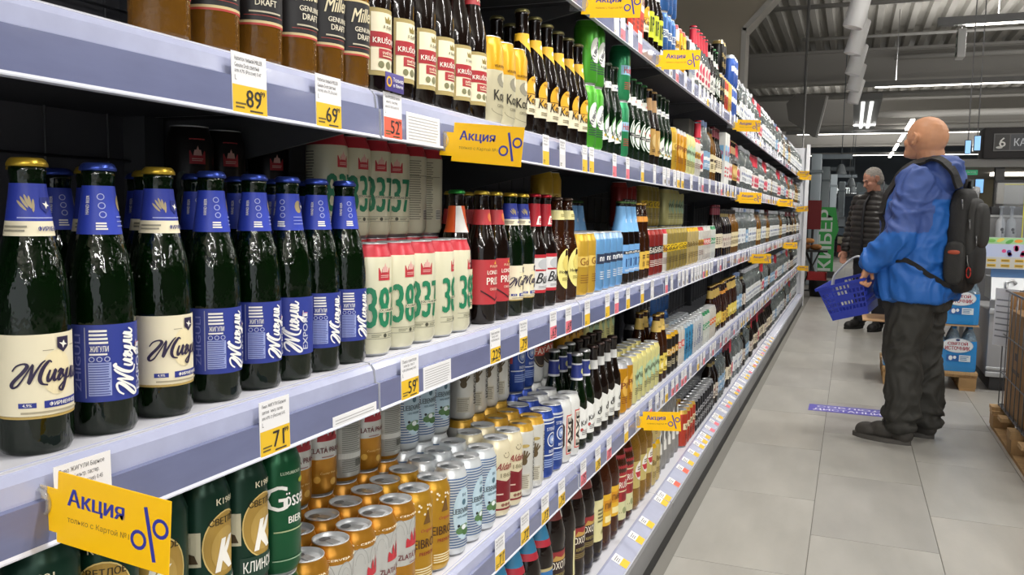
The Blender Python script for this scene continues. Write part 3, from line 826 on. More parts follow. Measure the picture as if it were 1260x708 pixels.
# ---- cans
GR = '#1d7a55'
def s837(bg, digits, dcol, sub):
    return [RC(-.0115, .114, .0115, .150, '#b8323c', 1), PG([(-.006, .126), (.006, .126), (.0045, .134), (.002, .134), (0, .140), (-.002, .134), (-.0045, .134)], '#d8a8a0', 2), LINES(-.008, .008, .1175, .1225, 2, '#d8a8a0', 2, .1),
      T(digits, 0, .074, .060, dcol, w=.060, off=.045), RC(-.012, .0667, .036, .0722, bg, 4), T('[ОСОБАЯ ВАРКА]', .012, .0695, .0046, '#3a4a3c', w=.046, layer=5), RC(-.034, .036, .034, .0366, '#6a6a58', 1), RC(-.034, .0275, .034, .0281, '#6a6a58', 1),
      EL(.0, .032, .0032, .0032, '#4a4a3c', 2, 10), LINES(-.022, -.006, .0295, .0345, 2, '#8a8a74', 2, .3), LINES(.006, .024, .0295, .0345, 2, '#8a8a74', 2, .3),
      RC(.048, .03, .07, .06, '#c9c9b8', 1), LINES(.049, .069, .07, .14, 16, '#7a7a6a', 2, .2, 3, .4), LINES(-.07, -.049, .03, .14, 24, '#7a7a6a', 2, .2, 4, .4)]
@kind('c8', 'beer_can', 'cream beer can with red top and green digits', 'can')
def _(near): return can([(.1485, '#d8d5ba'), (1, '#bf3440')], s837('#d8d5ba', '837', GR, 0), near, metal=.1, lid='#b9bbbd')
@kind('c3', 'beer_can', 'cream beer can with red top and green digits', 'can')
def _(near): return can([(.1485, '#d8d5ba'), (1, '#bf3440')], s837('#d8d5ba', '387', GR, 0), near, metal=.1, lid='#b9bbbd')
@kind('cs', 'beer_can', 'cream beer can turned to its printed text side', 'can')
def _(near): return can([(.1485, '#cfccb4'), (1, '#bf3440')], [LINES(-.016, .016, .03, .142, 26, '#8a8878', 2, .15, 8, .45), RC(.022, .03, .036, .05, '#e4e2d4', 1), LINES(.0225, .0355, .031, .049, 8, '#2a2a28', 2, 0), RC(-.034, .112, .034, .113, '#6a6a58', 1)], near, metal=.1)
@kind('cb', 'beer_can', 'black beer can with red panel', 'can')
def _(near): return can([(1, '#1c1718')], s837('#1c1718', '837', '#2b3a34', 0)[:6]+[RC(-.0115, .05, .0115, .11, '#241c1c', 5)], near, metal=.2)
@kind('ka', 'beer_can', 'dark green beer can with gold disc and white initial', 'can')
def _(near):
    g = '#173a2c'
    return can([(.026, '#101c18'), (1, g)], [EL(0, .090, .030, .040, '#a8873c', 1), RING(0, .090, .030, .040, .0015, '#d8c078', 2), T('СВЕТЛОЕ', 0, .119, .008, '#2a2412', w=.044), EL(0, .085, .02, .026, '#b8984e', 2, 20), PG([(-.016, .06), (-.009, .06), (-.006, .072), (.004, .06), (.013, .06), (.001, .08), (.014, .098), (.005, .098), (-.003, .086), (0, .098), (-.007, .098)], '#f1efe8', 3),
      T('К1981', 0, .142, .0075, '#e4ddc0', w=.026), RC(-.033, .026, .033, .054, g, 4), T('КЛИНСКОЕ', 0, .042, .014, '#f1efe8', w=.058, layer=5), RC(-.06, .07, -.031, .11, '#c9c3a8', 1), PG([(-.058, .074), (-.034, .074), (-.038, .084), (-.05, .088)], '#4a3a24', 2)], near, metal=.45)
@kind('go', 'beer_can', 'bright green beer can with white lettering', 'can')
def _(near): return can([(1, '#1a5a38')], [T('össer', .010, .103, .019, '#f3f3ee', w=.040), T('BIER', .006, .076, .009, '#e9e9e0', w=.022), T('G', -.021, .106, .033, '#f3f3ee', layer=2), LINES(-.024, .026, .060, .0635, 1, '#a8b88a', 3, .1), EL(.02, .124, .007, .004, '#a8b03a', 2, 10), LINES(-.026, .026, .022, .025, 1, '#8fae8f'), T('LUXURIOUS', 0, .138, .004, '#b8c8b0', w=.03)], near, metal=.5)
def castle(cu, cv, s, col='#b8303a', layer=2):
    p = [(-1, 0), (1, 0), (1, .35), (.8, .35), (.8, .7), (.7, 1.0), (.6, .7), (.6, .4), (.3, .4), (.3, .9), (.15, 1.45), (0, .9), (0, .45), (-.2, .45), (-.2, .85), (-.35, 1.3), (-.5, .85), (-.5, .4), (-.75, .4), (-.75, .6), (-.85, .8), (-.95, .6)]
    n = len(p)
    return ([(cu, cv+.1*s)]+[(cu+x*s, cv+y*s) for x, y in p], [(0, i+1, (i+1) % n+1) for i in range(n)], M(col), layer)
ZG = '#b8812a'
@kind('zl1', 'beer_can', 'gold can with white label and red castle', 'can')
def _(near):
    arch = []
    for cu in (-.03, 0, .03): arch += [RING(cu, .116, .014, .026, .0012, '#a9aaa6', 1, 16, 0, PI), RING(cu, .116, .008, .018, .001, '#b9bab6', 1, 14, 0, PI)]
    return can([(.064, ZG), (.140, '#d2d3d0'), (1, ZG)], arch+[castle(0, .094, .02), T('ZLATÁ PRAHA', 0, .080, .011, '#6e2328', w=.066), castle(-.062, .094, .02), castle(.062, .094, .02), LINES(-.012, .012, .066, .069, 1, '#9a6a6a'), T('PIVO · CERVEJA · BEER · ÖL', 0, .1475, .0045, '#f0e4c4', w=.12), T('Český Pivo', 0, .04, .005, '#e8c880', w=.03),
       EL(-.02, .03, .006, .006, '#d8a848', 1, 10, metal=.6, rough=.3), EL(.01, .024, .007, .006, '#e0b458', 1, 10, metal=.6, rough=.3), EL(.025, .034, .005, .005, '#d0a040', 1, 10, metal=.6, rough=.3)], near, metal=.6, rough=.28)
@kind('zl2', 'beer_can', 'silver can turned to its small print side', 'can')
def _(near): return can([(.012, ZG), (.150, '#b9bab4'), (1, ZG)], [LINES(-.02, .018, .02, .145, 34, '#83847e', 2, .2, 12, .5), RC(-.026, .045, .022, .055, '#c9cac4', 3), RC(.005, .03, .02, .042, '#55564f', 3), RC(-.03, .098, .03, .0986, '#6a6a64', 3)], near, metal=.5)
@kind('eib', 'beer_can', 'gold beer can with white bubbles on top', 'can')
def _(near):
    r = random.Random(4); bub = []
    for i in range(46):
        u = r.uniform(-.09, .09); v = .150-abs(r.gauss(0, .011)); bub.append(EL(u, v, .0022, .0022, '#efe6cc', 1, 6))
    return can([(.015, '#c9a24a'), (1, '#c0912c')], bub+[T('EIBROS', 0, .078, .016, '#4a2c14', w=.05), T('PREMIUM', 0, .060, .006, '#8a2a22', w=.03), T('Original', 0, .1, .007, '#a8503a', w=.026, shear=.3), PG([(-.008, .112), (.008, .112), (.002, .138)], '#6a4a1c', 2), LINES(-.022, .022, .018, .036, 4, '#e8dcae', 2, .3), RC(.04, .03, .06, .055, '#e4e2d8', 1), LINES(.041, .059, .031, .054, 8, '#3a3a34', 2, 0)], near, metal=.55)
@kind('lie', 'beer_can', 'blue and white checked can with light blue oval label', 'can')
def _(near):
    sh = []
    for i in range(26): sh.append(RC(-.1036, .018+.0052*i, .1036, .0202+.0052*i, '#3d5f8e', 1))
    return can([(1, '#d5dadd')], sh+[EL(0, .082, .0235, .050, '#b3cbd8', 2), T('LIEBENWEISS', 0, .088, .0105, '#28323a', w=.047), T('HEFE-WEISSBIER', 0, .077, .004, '#4a6a7a', w=.03), EL(0, .104, .005, .006, '#4a6a7a', 3, 12), T('1H', 0, .118, .006, '#39506a'), EL(-.008, .050, .010, .007, '#53784a', 3, 10), EL(.007, .046, .011, .007, '#426a38', 3, 10), EL(.002, .058, .012, .004, '#6a8a6a', 3, 10), EL(0, .056, .006, .005, '#dfe6e6', 4, 8), EL(-.012, .06, .003, .003, '#23282c', 4, 8)], near, metal=.4)
@kind('ald', 'beer_can', 'cream and wine red beer can with script lettering', 'can')
def _(near):
    return can([(.036, '#d9cfae'), (.078, '#7d1f28'), (1, '#ddd3b4')], [PG([(-.033, .078), (.033, .078), (.033, .088), (0, .079), (-.033, .088)], '#7d1f28', 1), T('Aldaris', 0, .112, .015, '#8a2a2e', w=.046, shear=.4), T('1865', 0, .093, .009, '#8d8468', w=.03), RING(0, .138, .009, .009, .0015, '#8d8468', 2, 16, PI, 2*PI), EL(-.004, .140, .0015, .0015, '#8d8468', 2, 8), EL(.004, .140, .0015, .0015, '#8d8468', 2, 8), RC(-.034, .018, .034, .022, '#7d1f28', 1), EL(-.009, .029, .0045, .0035, '#8a5a4a', 2, 10), EL(0, .029, .0045, .0035, '#8a5a4a', 2, 10), EL(.009, .029, .0045, .0035, '#8a5a4a', 2, 10), LINES(-.024, -.008, .05, .056, 1, '#d8b8a8')], near, metal=.25)
@kind('hob', 'beer_can', 'white and gold beer can with vertical lettering and hand', 'can')
def _(near):
    hand = [EL(-.022, .085, .008, .009, '#5a4a2e', 2, 12)]
    for k in range(5):
        a = 2.3-.38*k; hand.append(RIB([(-.022, .086), (-.022+.02*math.cos(a), .086+.024*math.sin(a))], .004, '#5a4a2e', 2, False))
    return can([(.152, '#d4d4ce'), (1, '#c79a35')], hand+[T('HOBGOBLIN', .012, .085, .014, '#2a241e', w=.095, rot=PI/2), RC(-.038, .02, -.006, .055, '#c4c0b0', 1), LINES(-.036, -.008, .022, .053, 7, '#8a8474', 2, .2), EL(-.02, .12, .012, .004, '#b09a5a', 2, 10)], near, metal=.35, lid='#c9a24a')
@kind('blu', 'beer_can', 'blue beer can with white bands and crest', 'can')
def _(near):
    return can([(.145, '#2c4a9a'), (.150, '#d9dde6'), (1, '#2a48a0')], [RC(-.1036, .138, .1036, .141, '#d9dde6', 1), RING(0, .098, .016, .018, .0025, '#d9dde6', 1, 20), EL(0, .098, .010, .011, '#8fa4d4', 1, 14), STAR(0, .098, .007, '#d9dde6', 3), T('STEIGER', 0, .125, .008, '#cfd6ea', w=.036), T('BEER', 0, .07, .007, '#cfd6ea'), RC(-.034, .059, .034, .062, '#d9dde6', 1), LINES(-.024, .024, .03, .052, 4, '#8fa4d4', 2, .2), RC(-.05, .08, -.03, .1, '#b8404a', 1)], near, metal=.45)
@kind('fax', 'beer_can', 'white beer can with red panel and vertical lettering', 'can')
def _(near):
    return can([(1, '#dadbd8')], [RC(-.013, .025, .013, .128, '#c23a30', 1), RC(-.0105, .028, .0105, .125, '#e4ddd0', 2), T('FAXE', 0, .0765, .017, '#20201e', w=.088, rot=PI/2, layer=4, off=.05), PG([(-.03, .03), (-.018, .05), (-.018, .1), (-.03, .12)], '#3a2a24', 1), RC(.02, .06, .03, .1, '#c23a30', 1)], near, metal=.2)
@kind('fax2', 'beer_can', 'white beer can with round dark crest and red banner', 'can')
def _(near):
    return can([(1, '#dadbd8')], [EL(0, .088, .030, .044, '#3a2f28', 1), RING(0, .088, .027, .040, .002, '#9a8a6a', 2), RC(-.033, .078, .033, .104, '#c24a36', 3), T('FAXE', 0, .091, .017, '#efe4d4', w=.05, layer=4), EL(0, .118, .010, .010, '#8a7a5a', 3, 12)], near, metal=.2)
def simple(col, band, tcol, word, top=None, metal=.4, rot=0, oval=None, hh=.02):
    def f(near):
        sh = []
        if oval: sh.append(EL(0, .09, .021, .034, oval, 1))
        if band: sh.append(RC(-.034, .080, .034, .108, band, 1))
        sh += [T(word, 0, .094, hh, tcol, w=.048 if not rot else .07, rot=rot), LINES(-.022, .022, .035, .06, 4, tcol, 2, .35, 3, .3)]
        return can([(.15, col), (1, top or col)], sh, near, metal=metal)
    return f
for key, desc, args in [
 ('yel', 'golden yellow beer can', dict(col='#c98f1c', band=None, tcol='#7a3a1c', word='Pils', top='#b9bbc0', oval='#d8a848')),
 ('crm', 'pale yellow drink can with green picture', dict(col='#d3cf8e', band=None, tcol='#4a4a34', word='Weiss', top='#d9cf86', oval='#a8c4a0', metal=.25)),
 ('tuc', 'bright green beer can with white diamond label', dict(col='#4fa832', band=None, tcol='#2d2f4a', word='TUBORG', top='#5cb83c', oval='#e4e6e0', rot=1.1, hh=.012)),
 ('hec', 'green beer can with red stars on light blue base', dict(col='#2d8a5a', band='#8fc0d8', tcol='#b8303a', word='Holsten', top='#2f9a62')),
 ('lbl', 'light blue beer can with dark name plate', dict(col='#6fa6da', band='#27324a', tcol='#e9edf2', word='nnnn', top='#9fbfe0', hh=.012)),
 ('yl2', 'plain golden beer can', dict(col='#cda53a', band='#d8b858', tcol='#8a5a1c', word='Gold', top='#d8b23c')),
 ('r9', 'dark red beer can with number nine', dict(col='#8a2a26', band='#1c1718', tcol='#e4dfd4', word='БАЛ 9', top='#a33a34')),
 ('gmb', 'tan beer can with yellow name banner', dict(col='#9c8a4a', band='#d8b51c', tcol='#3a2c14', word='Gold', top='#b09c50')),
 ('ye3', 'yellow topped beige beer can', dict(col='#c9b478', band=None, tcol='#6a5424', word='Brew', top='#dcae14')),
 ('wrd', 'white beer can with red panel', dict(col='#dad6cc', band='#c8382e', tcol='#efe9e0', word='RED', top='#cfcfca')),
 ('tea', 'sky blue beer can with vertical lettering', dict(col='#4a9ac8', band=None, tcol='#1f3a5a', word='BLUE', rot=PI/2, top='#b9c4cc')),
 ('whb', 'white beer can with blue vertical lettering', dict(col='#d2d6d8', band=None, tcol='#2a4a8a', word='GAVERN', rot=PI/2, top='#c4c8cc')),
 ('dkc', 'black beer can with yellow top', dict(col='#2a2622', band='#b8882a', tcol='#e4d8b0', word='Dark', top='#d8a92a')),
 ('grc', 'green and white beer can', dict(col='#dfe2da', band='#3a8a5a', tcol='#e9efe6', word='Green', top='#3a8a5a')),
 ('orc', 'orange and white drink can', dict(col='#dcd8cc', band='#d86a24', tcol='#efe9e0', word='Orange', top='#d2cfc4')),
 ('whg', 'white beer can with gold emblem', dict(col='#d9d6cc', band='#c8a23a', tcol='#6a2a24', word='Beer', top='#c2303a', metal=.3)),
 ('yru', 'yellow beer can with dark round emblem', dict(col='#dda51a', band=None, tcol='#3a2a14', word='РУС', top='#d83a28', oval='#f0c04a')),
 ('bls', 'blue beer can with white stripes', dict(col='#3a68a8', band='#dfe4ea', tcol='#27467a', word='Blue', top='#4a78b8')),
 ('gui', 'black stout can with gold top', dict(col='#1c1a1a', band=None, tcol='#c9b070', word='Stout', top='#a8915a')),
 ('hz', 'blue and white beer can with red star', dict(col='#3a5fb0', band='#e4e8ee', tcol='#2a4a9a', word='eine', top='#c9d0d8')),
 ('rcn', 'red patterned drink can', dict(col='#b8402e', band='#e0cfa8', tcol='#5a1c14', word='Vino', top='#c9a44a')),
 ('blc', 'black energy can with silver top', dict(col='#26262a', band='#4a4a50', tcol='#c9cacc', word='Cola', top='#8a8c90')),
 ('orx', 'red and orange beer carton can', dict(col='#c84a24', band='#e0dccc', tcol='#8a2a1c', word='Stein', top='#d8c8a0'))]:
    K[key] = (simple(**args), 'beer_can', desc, 'can')
@kind('koc', 'beer_can', 'yellow topped cream beer can', 'can')
def _(near):
    return can([(.104, '#d3ccac'), (1, '#dba51e')], [T('VELKOPOPOVICKÝ', 0, .112, .006, '#5a3a10', w=.05), EL(0, .086, .018, .014, '#8a8674', 1, 14), EL(.004, .092, .009, .010, '#d9d4be', 2, 10), T('Kozel', 0, .056, .02, '#2a241a', w=.05), T('CZECH BEER', 0, .036, .005, '#6a6450', w=.034), RING(0, .03, .03, .012, .001, '#8a8468', 1, 16, PI, 2*PI)], near, metal=.25)
# ---- stand-up pouches
@kind('pou', 'drink_pouch', 'grey stand-up drink pouch', 'pouch')
def _(near):
    b = MB(); sil = M('#8d8c8a', .35, .3, bump=.3, bscale=30)
    rows = [(.0, .030, .035), (.03, .034, .040), (.12, .030, .040), (.22, .016, .040), (.27, .004, .036), (.275, .003, .03)]
    n = 16; V = []; Fs = []
    for z, rx, ry in rows:
        for k in range(n):
            a = 2*PI*k/n; V.append((rx*math.cos(a), ry*math.sin(a), z))
    for j in range(len(rows)-1):
        for k in range(n): Fs.append((j*n+k, j*n+(k+1) % n, (j+1)*n+(k+1) % n, (j+1)*n+k))
    Fs += [tuple(range(n))[::-1], tuple((len(rows)-1)*n+k for k in range(n))]
    b.add(V, Fs, sil, True)
    p = MB(); p.lathe([(.012, .265), (.012, .285), (0, .285)], M('#3a3a3c', .4), 12 if near else 8)
    l = MB(); 
    l.merge(wrap([PG([(-.02, .08), (.02, .08), (.014, .2), (0, .22), (-.014, .2)], '#d9d8d2', 1), EL(0, .14, .01, .02, '#2a2a2c', 2, 12)], lambda z: .032-.06*max(0, z-.1), base=.001))
    return [('pouch_body', b, []), ('spout', p, []), ('print', l, [])]
# ---- flat-sided flask boxes: tall carton sleeves
def carton(col, col2, tcol, word, w=.05, h=.2):
    def f(near):
        b = MB(); b.box(-w/2, w/2, -w/2, w/2, 0, h, M(col, .5), .002 if near else 0)
        sh = [RC(-w*.4, h*.45, w*.4, h*.75, col2, 1), T(word, 0, h*.6, h*.1, tcol, w=w*.7), LINES(-w*.35, w*.35, h*.12, h*.35, 3, tcol, 2, .3)]
        p = flat(sh, .0006); p.v = [(x+w/2, y, z) for x, y, z in p.v]
        q = flat(sh, .0006, 'y'); q.v = [(x, y-w/2, z) for x, y, z in q.v]
        return [('box_body', b, []), ('print', p, []), ('side_print', q, [])]
    return f
K['ctr'] = (carton('#c8402a', '#e0dccc', '#8a1c14', 'STEIN'), 'drink_carton', 'red and orange carton', 'carton')
K['ctk'] = (carton('#b09a5c', '#c9b87c', '#5a4a24', 'MALT', .07, .26), 'gift_box', 'tan gift carton', 'carton')
K['ctw'] = (carton('#d9dad6', '#7ab0d8', '#c2303a', 'XO', .08, .27), 'gift_box', 'white and blue gift carton', 'carton')
K['ctg'] = (carton('#8f8d86', '#a9a79e', '#4a4a44', 'GIN', .08, .3), 'gift_box', 'grey gift tube carton', 'carton')

# ---------------------------------------------------------------- placing
_cacheN, _cacheF, _cnt = {}, {}, {}
def near_parts(k):
    if k not in _cacheN:
        o = []
        for nm, b, sub in K[k][0](True):
            if not b.v and sub:            # a cut-out label: its print is the label
                o.append((nm, sub[0][1].mesh(nm), []))
            elif b.v: o.append((nm, b.mesh(nm), [(s, m.mesh(s)) for s, m in sub if m.v]))
        _cacheN[k] = o
    return _cacheN[k]
def far_mb(k):
    if k not in _cacheF:
        a = MB()
        for nm, b, sub in K[k][0](False):
            a.merge(b)
            for s, m in sub: a.merge(m)
        _cacheF[k] = (a, a.mesh(K[k][1]))
    return _cacheF[k]
STUFF = {}
NEARY, STUFFY = 4.6, 7.2
ROWTXT = {'f': '', 'u': ', stacked upper', 'b': ', rear', 'bu': ', rear upper', 'l': ', lower', 'c': ', third row'}
def put(k, shelf, y, x=-.68, z=None, row='f', rot=None, sc=1.0):
    zz = SURF[shelf] if z is None else z
    rz = RNG.uniform(-.22, .22) if rot is None else rot
    fn, name, desc, cat = K[k]
    if y > STUFFY:
        Tm = Matrix.Translation((x, y, zz)) @ Matrix.Rotation(rz, 4, 'Z')
        STUFF.setdefault(shelf, MB()).merge(far_mb(k)[0], Tm)
        return
    ck = (desc, shelf, row); _cnt[ck] = _cnt.get(ck, 0)+1
    label = '%s, %s along %s shelf%s' % (desc, ordw(_cnt[ck]), shelf, ROWTXT[row])
    grp = '%ss on the %s shelf' % (name.replace('_', ' '), shelf)
    if y < NEARY:
        t = thing(name, label, cat, (x, y, zz), rz, grp)
        if sc != 1: t.scale = (sc, sc, sc)
        for nm, me, sub in near_parts(k):
            p = link(nm, me, t)
            for s, m in sub: link(s, m, p)
    else:
        t = tag(link(name, far_mb(k)[1], None, (x, y, zz), rz), label, cat, grp)
    return t
SURF = dict(SHELF_Z); SURF['bottom'] = .166
def run(k, shelf, y0, n, dy=.07, **kw):
    for i in range(n): put(k, shelf, y0+dy*i, **kw)

# ================================================================ SHELF BY SHELF
def filler(shelf, y, y1, kinds, dy=.078, x=-.69, block=(2, 4)):
    """runs of a few alike bottles, one kind after another, to the far end"""
    while y < y1:
        k = RNG.choice(kinds)
        for i in range(RNG.randint(*block)):
            if y >= y1: break
            put(k, shelf, y, x+RNG.uniform(-.006, .006)); y += dy+RNG.uniform(-.003, .006)
# ---- third shelf (eye level)
for k, y in zip(['zg', 'zb', 'zg', 'zb', 'zb', 'zb', 'zb', 'zb'], [.541, .617, .694, .773, .848, .914, .978, 1.047]):
    put(k, 'third', y, rot=-.75 if abs(y-.914) < .001 else RNG.uniform(-.08, .08))
for i, k in enumerate(['zg', 'zg', 'zg', 'zb', 'zb', 'zb', 'zb']): put(k, 'third', .60+.078*i, -.757, row='b')
for i in range(3): put('zb', 'third', .70+.12*i, -.834, row='c')
for i, y in enumerate([.98, 1.05, 1.16]):
    put('cb', 'third', y, -.90, row='b', rot=-.5); put('cb', 'third', y, -.90, SURF['third']+.169, row='bu', rot=-.5)
for k, y, r in [('c3', 1.115, -.25), ('c3', 1.19, -.15), ('c8', 1.262, -.45), ('c3', 1.335, .25), ('c3', 1.404, .25)]: put(k, 'third', y, rot=r, sc=1.02)
for k, y, r in [('c8', 1.20, -.1), ('c8', 1.27, -.25), ('c8', 1.34, -.5), ('c8', 1.41, -.75), ('cs', 1.478, -.8), ('cs', 1.546, -1.1)]:
    put(k, 'third', y-.02, -.80, row='l', rot=r, sc=1.02); put(k, 'third', y-.02, -.80, SURF['third']+.173, row='bu', rot=r, sc=1.02)
put('org', 'third', 1.463, -.70)
for k, y in zip(['lon', 'lon', 'zg', 'zg', 'bud', 'bud', 'hoe', 'hoe'], [1.535, 1.604, 1.685, 1.755, 1.833, 1.908, 1.991, 2.072]): put(k, 'third', y, rot=RNG.uniform(-.1, .1))
for k, y in zip(['lon', 'lon', 'zg', 'bud', 'hoe'], [1.56, 1.63, 1.75, 1.9, 2.05]): put(k, 'third', y, -.757, row='b')
run('yl2', 'third', 2.165, 2); run('lbl', 'third', 2.32, 4); run('lbl', 'third', 2.36, 3, x=-.748, row='b')
run('yl2', 'third', 2.27, 2, x=-.82, row='b'); run('yl2', 'third', 2.27, 2, x=-.82, z=SURF['third']+.169, row='bu')
run('ctk', 'third', 2.16, 1, x=-.93, row='b', rot=0)
run('b17', 'third', 2.62, 3); run('b17', 'third', 2.45, 4, x=-.83, row='b'); run('amb', 'third', 2.84, 2)
run('r9', 'third', 2.99, 3); run('r9', 'third', 3.05, 3, x=-.80, row='b'); run('r9', 'third', 3.05, 3, x=-.80, z=SURF['third']+.169, row='bu')
run('whg', 'third', 3.205, 1); run('gmb', 'third', 3.285, 6, .069); run('gmb', 'third', 3.4, 4, .07, x=-.80, row='b'); run('gmb', 'third', 3.4, 4, .07, x=-.80, z=SURF['third']+.169, row='bu')
run('ye3', 'third', 3.71, 4, .069); run('whg', 'third', 3.99, 2); run('wrd', 'third', 4.14, 3, .07)
run('crm', 'third', 3.85, 5, .08, x=-.80, row='b'); run('crm', 'third', 3.85, 5, .08, x=-.80, z=SURF['third']+.169, row='bu')
run('grc', 'third', 4.37, 2, .07); run('wine', 'third', 4.53, 3, .075); run('blk', 'third', 4.77, 4, .08); run('whi', 'third', 5.1, 4, .08)
filler('third', 5.43, 12.0, ['vod', 'vod', 'vob', 'vod', 'blk', 'vod', 'wine', 'vod', 'whi'])
# ---- second shelf
for y in [.70, .777, .855, .927, .99, 1.055]: put('mil', 'second', y, rot=-.1 if y > .9 else -.5)
for y in [1.118, 1.19, 1.264, 1.334, 1.404, 1.474]: put('kru', 'second', y, rot=RNG.uniform(-.12, .05))
for i in range(5): put('kru', 'second', 1.2+.075*i, -.757, row='b')
for i in range(4): put('mil', 'second', .80+.078*i, -.757, row='b')
run('koc', 'second', 1.55, 3, .066); 
for i in range(6): put('koz', 'second', 1.737+.079*i, rot=RNG.uniform(-.1, .1))
run('koz', 'second', 1.78, 4, .08, x=-.757, row='b')
run('tuc', 'second', 2.205, 2, .068, rot=-.2); run('tuc', 'second', 2.205, 2, .068, z=SURF['second']+.169, row='u', rot=-.2)
run('tub', 'second', 2.34, 3, .072); run('hec', 'second', 2.56, 1); run('hec', 'second', 2.56, 1, z=SURF['second']+.169, row='u')
run('hei', 'second', 2.64, 4, .076); run('gol', 'second', 2.95, 2, .075); run('tub', 'second', 3.1, 3, .072)
run('yl2', 'second', 3.33, 1); run('yel', 'second', 3.40, 3, .069); run('ctk', 'second', 3.45, 1, x=-.79, row='b', rot=0); run('ctk', 'second', 3.62, 1, x=-.79, row='b', rot=0)
run('crm', 'second', 3.61, 3, .069); run('whg', 'second', 3.82, 2, .07); run('pnk', 'second', 3.98, 1); run('vob', 'second', 4.06, 2, .08); run('whi', 'second', 4.23, 2, .08)
run('ctg', 'second', 4.25, 2, .1, x=-.80, row='b', rot=0); run('wine', 'second', 4.4, 3, .075); run('ctw', 'second', 4.66, 2, .09, rot=0); run('pnk', 'second', 4.85, 3, .075); run('gol', 'second', 5.08, 3, .075)
filler('second', 5.32, 12.0, ['vod', 'vob', 'vod', 'vod', 'vod', 'blk', 'pnk', 'whi', 'vod'])
# ---- top shelf
run('gui', 'top', 2.15, 4, .07); run('ctr', 'top', 2.62, 3, .056, rot=0); run('gol', 'top', 2.44, 2, .075)
run('koz', 'top', 2.80, 1); run('ipa', 'top', 2.875, 3, .073); run('bls', 'top', 3.10, 3, .069); run('bls', 'top', 3.10, 3, .069, z=SURF['top']+.169, row='u')
run('whg', 'top', 3.31, 1); run('yru', 'top', 3.385, 2, .069); run('whg', 'top', 3.36, 3, .07, x=-.75, row='b'); run('whg', 'top', 3.36, 3, .07, x=-.75, z=SURF['top']+.169, row='bu')
run('blc', 'top', 3.53, 1); run('whb', 'top', 3.60, 2, .07); run('pnk', 'top', 3.78, 5, .078); run('wht', 'top', 4.18, 2, .076); run('hei', 'top', 4.34, 2, .076)
run('gui', 'top', 4.50, 2, .07); run('gui', 'top', 4.50, 2, .07, z=SURF['top']+.169, row='u'); run('rcn', 'top', 4.64, 2, .07); run('yl2', 'top', 4.78, 2, .07)
run('hz', 'top', 4.93, 3, .069); run('hz', 'top', 4.93, 3, .069, z=SURF['top']+.169, row='u'); run('tub', 'top', 5.15, 2, .075)
filler('top', 5.31, 12.0, ['vod', 'vod', 'vob', 'vod', 'pnk', 'vod', 'whi'])
# ---- fourth shelf
Z2 = SURF['fourth']+.169
for y in [.545, .615, .685, .753, .821]:
    put('ka', 'fourth', y, -.685, row='l', rot=-.3); put('ka', 'fourth', y, -.685, Z2, row='u', rot=-.75 if y < .7 else .1)
put('go', 'fourth', .89, -.685, row='l', rot=-.3); put('go', 'fourth', .89, -.685, Z2, row='u', rot=-.25)
for y in [.935, .998, 1.060, 1.123, 1.187]: put('zl1', 'fourth', y+.012, rot=RNG.uniform(-.3, .3))
for y in [1.0, 1.067, 1.134, 1.2]: put('zl1', 'fourth', y+.02, -.748, row='b')
for k, y in [('zl1', 1.10), ('zl1', 1.172), ('zl2', 1.246), ('zl1', 1.318), ('zl2', 1.39)]:
    put(k, 'fourth', y, -.816, row='l'); put(k, 'fourth', y, -.816, Z2, row='bu', rot=-.35)
run('eib', 'fourth', 1.262, 2, .068, rot=-.3); run('eib', 'fourth', 1.28, 2, .068, x=-.748, row='b')
for y in [1.405, 1.475, 1.545]: put('lie', 'fourth', y, rot=RNG.uniform(-.35, .1))
run('lie', 'fourth', 1.42, 3, .069, x=-.748, row='b'); run('lie', 'fourth', 1.465, 3, .07, x=-.816, row='l'); run('lie', 'fourth', 1.465, 3, .07, x=-.816, z=Z2, row='bu', rot=-.3)
run('ald', 'fourth', 1.625, 2, .07, rot=-.35); run('ald', 'fourth', 1.64, 2, .07, x=-.748, row='b')
run('hob', 'fourth', 1.768, 2, .07, rot=-.2); run('hob', 'fourth', 1.74, 3, .07, x=-.816, row='l'); run('hob', 'fourth', 1.74, 4, .07, x=-.816, z=Z2, row='bu', rot=-.3); run('hob', 'fourth', 1.95, 1, .07, x=-.816, row='l')
run('hob', 'fourth', 1.79, 2, .07, x=-.748, row='b')
run('blu', 'fourth', 1.908, 2, .07, rot=-.2); run('blu', 'fourth', 1.93, 2, .07, x=-.748, row='b'); run('blu', 'fourth', 2.06, 2, .07, x=-.816, row='l'); run('blu', 'fourth', 2.06, 2, .07, x=-.816, z=Z2, row='bu', rot=-.3)
run('fax', 'fourth', 2.048, 2, .07, rot=-.2); run('fax', 'fourth', 2.07, 2, .07, x=-.748, row='b'); run('fax2', 'fourth', 2.21, 2, .07, x=-.816, row='l'); run('fax2', 'fourth', 2.21, 2, .07, x=-.816, z=Z2, row='bu', rot=-.3)
run('bav', 'fourth', 2.195, 2, .072); run('bav', 'fourth', 2.22, 3, .072, x=-.755, row='b'); run('wht', 'fourth', 2.345, 4, .072); run('wht', 'fourth', 2.44, 4, .072, x=-.755, row='b')
run('yel', 'fourth', 2.64, 2, .069); run('yel', 'fourth', 2.64, 2, .069, x=-.748, row='b'); run('yel', 'fourth', 2.52, 3, .07, x=-.84, row='l'); run('yel', 'fourth', 2.52, 3, .07, x=-.84, z=Z2, row='bu')
run('crm', 'fourth', 2.785, 6, .069); run('crm', 'fourth', 2.79, 6, .069, x=-.748, row='b'); run('crm', 'fourth', 2.78, 5, .07, x=-.84, row='l'); run('crm', 'fourth', 2.78, 5, .07, x=-.84, z=Z2, row='bu')
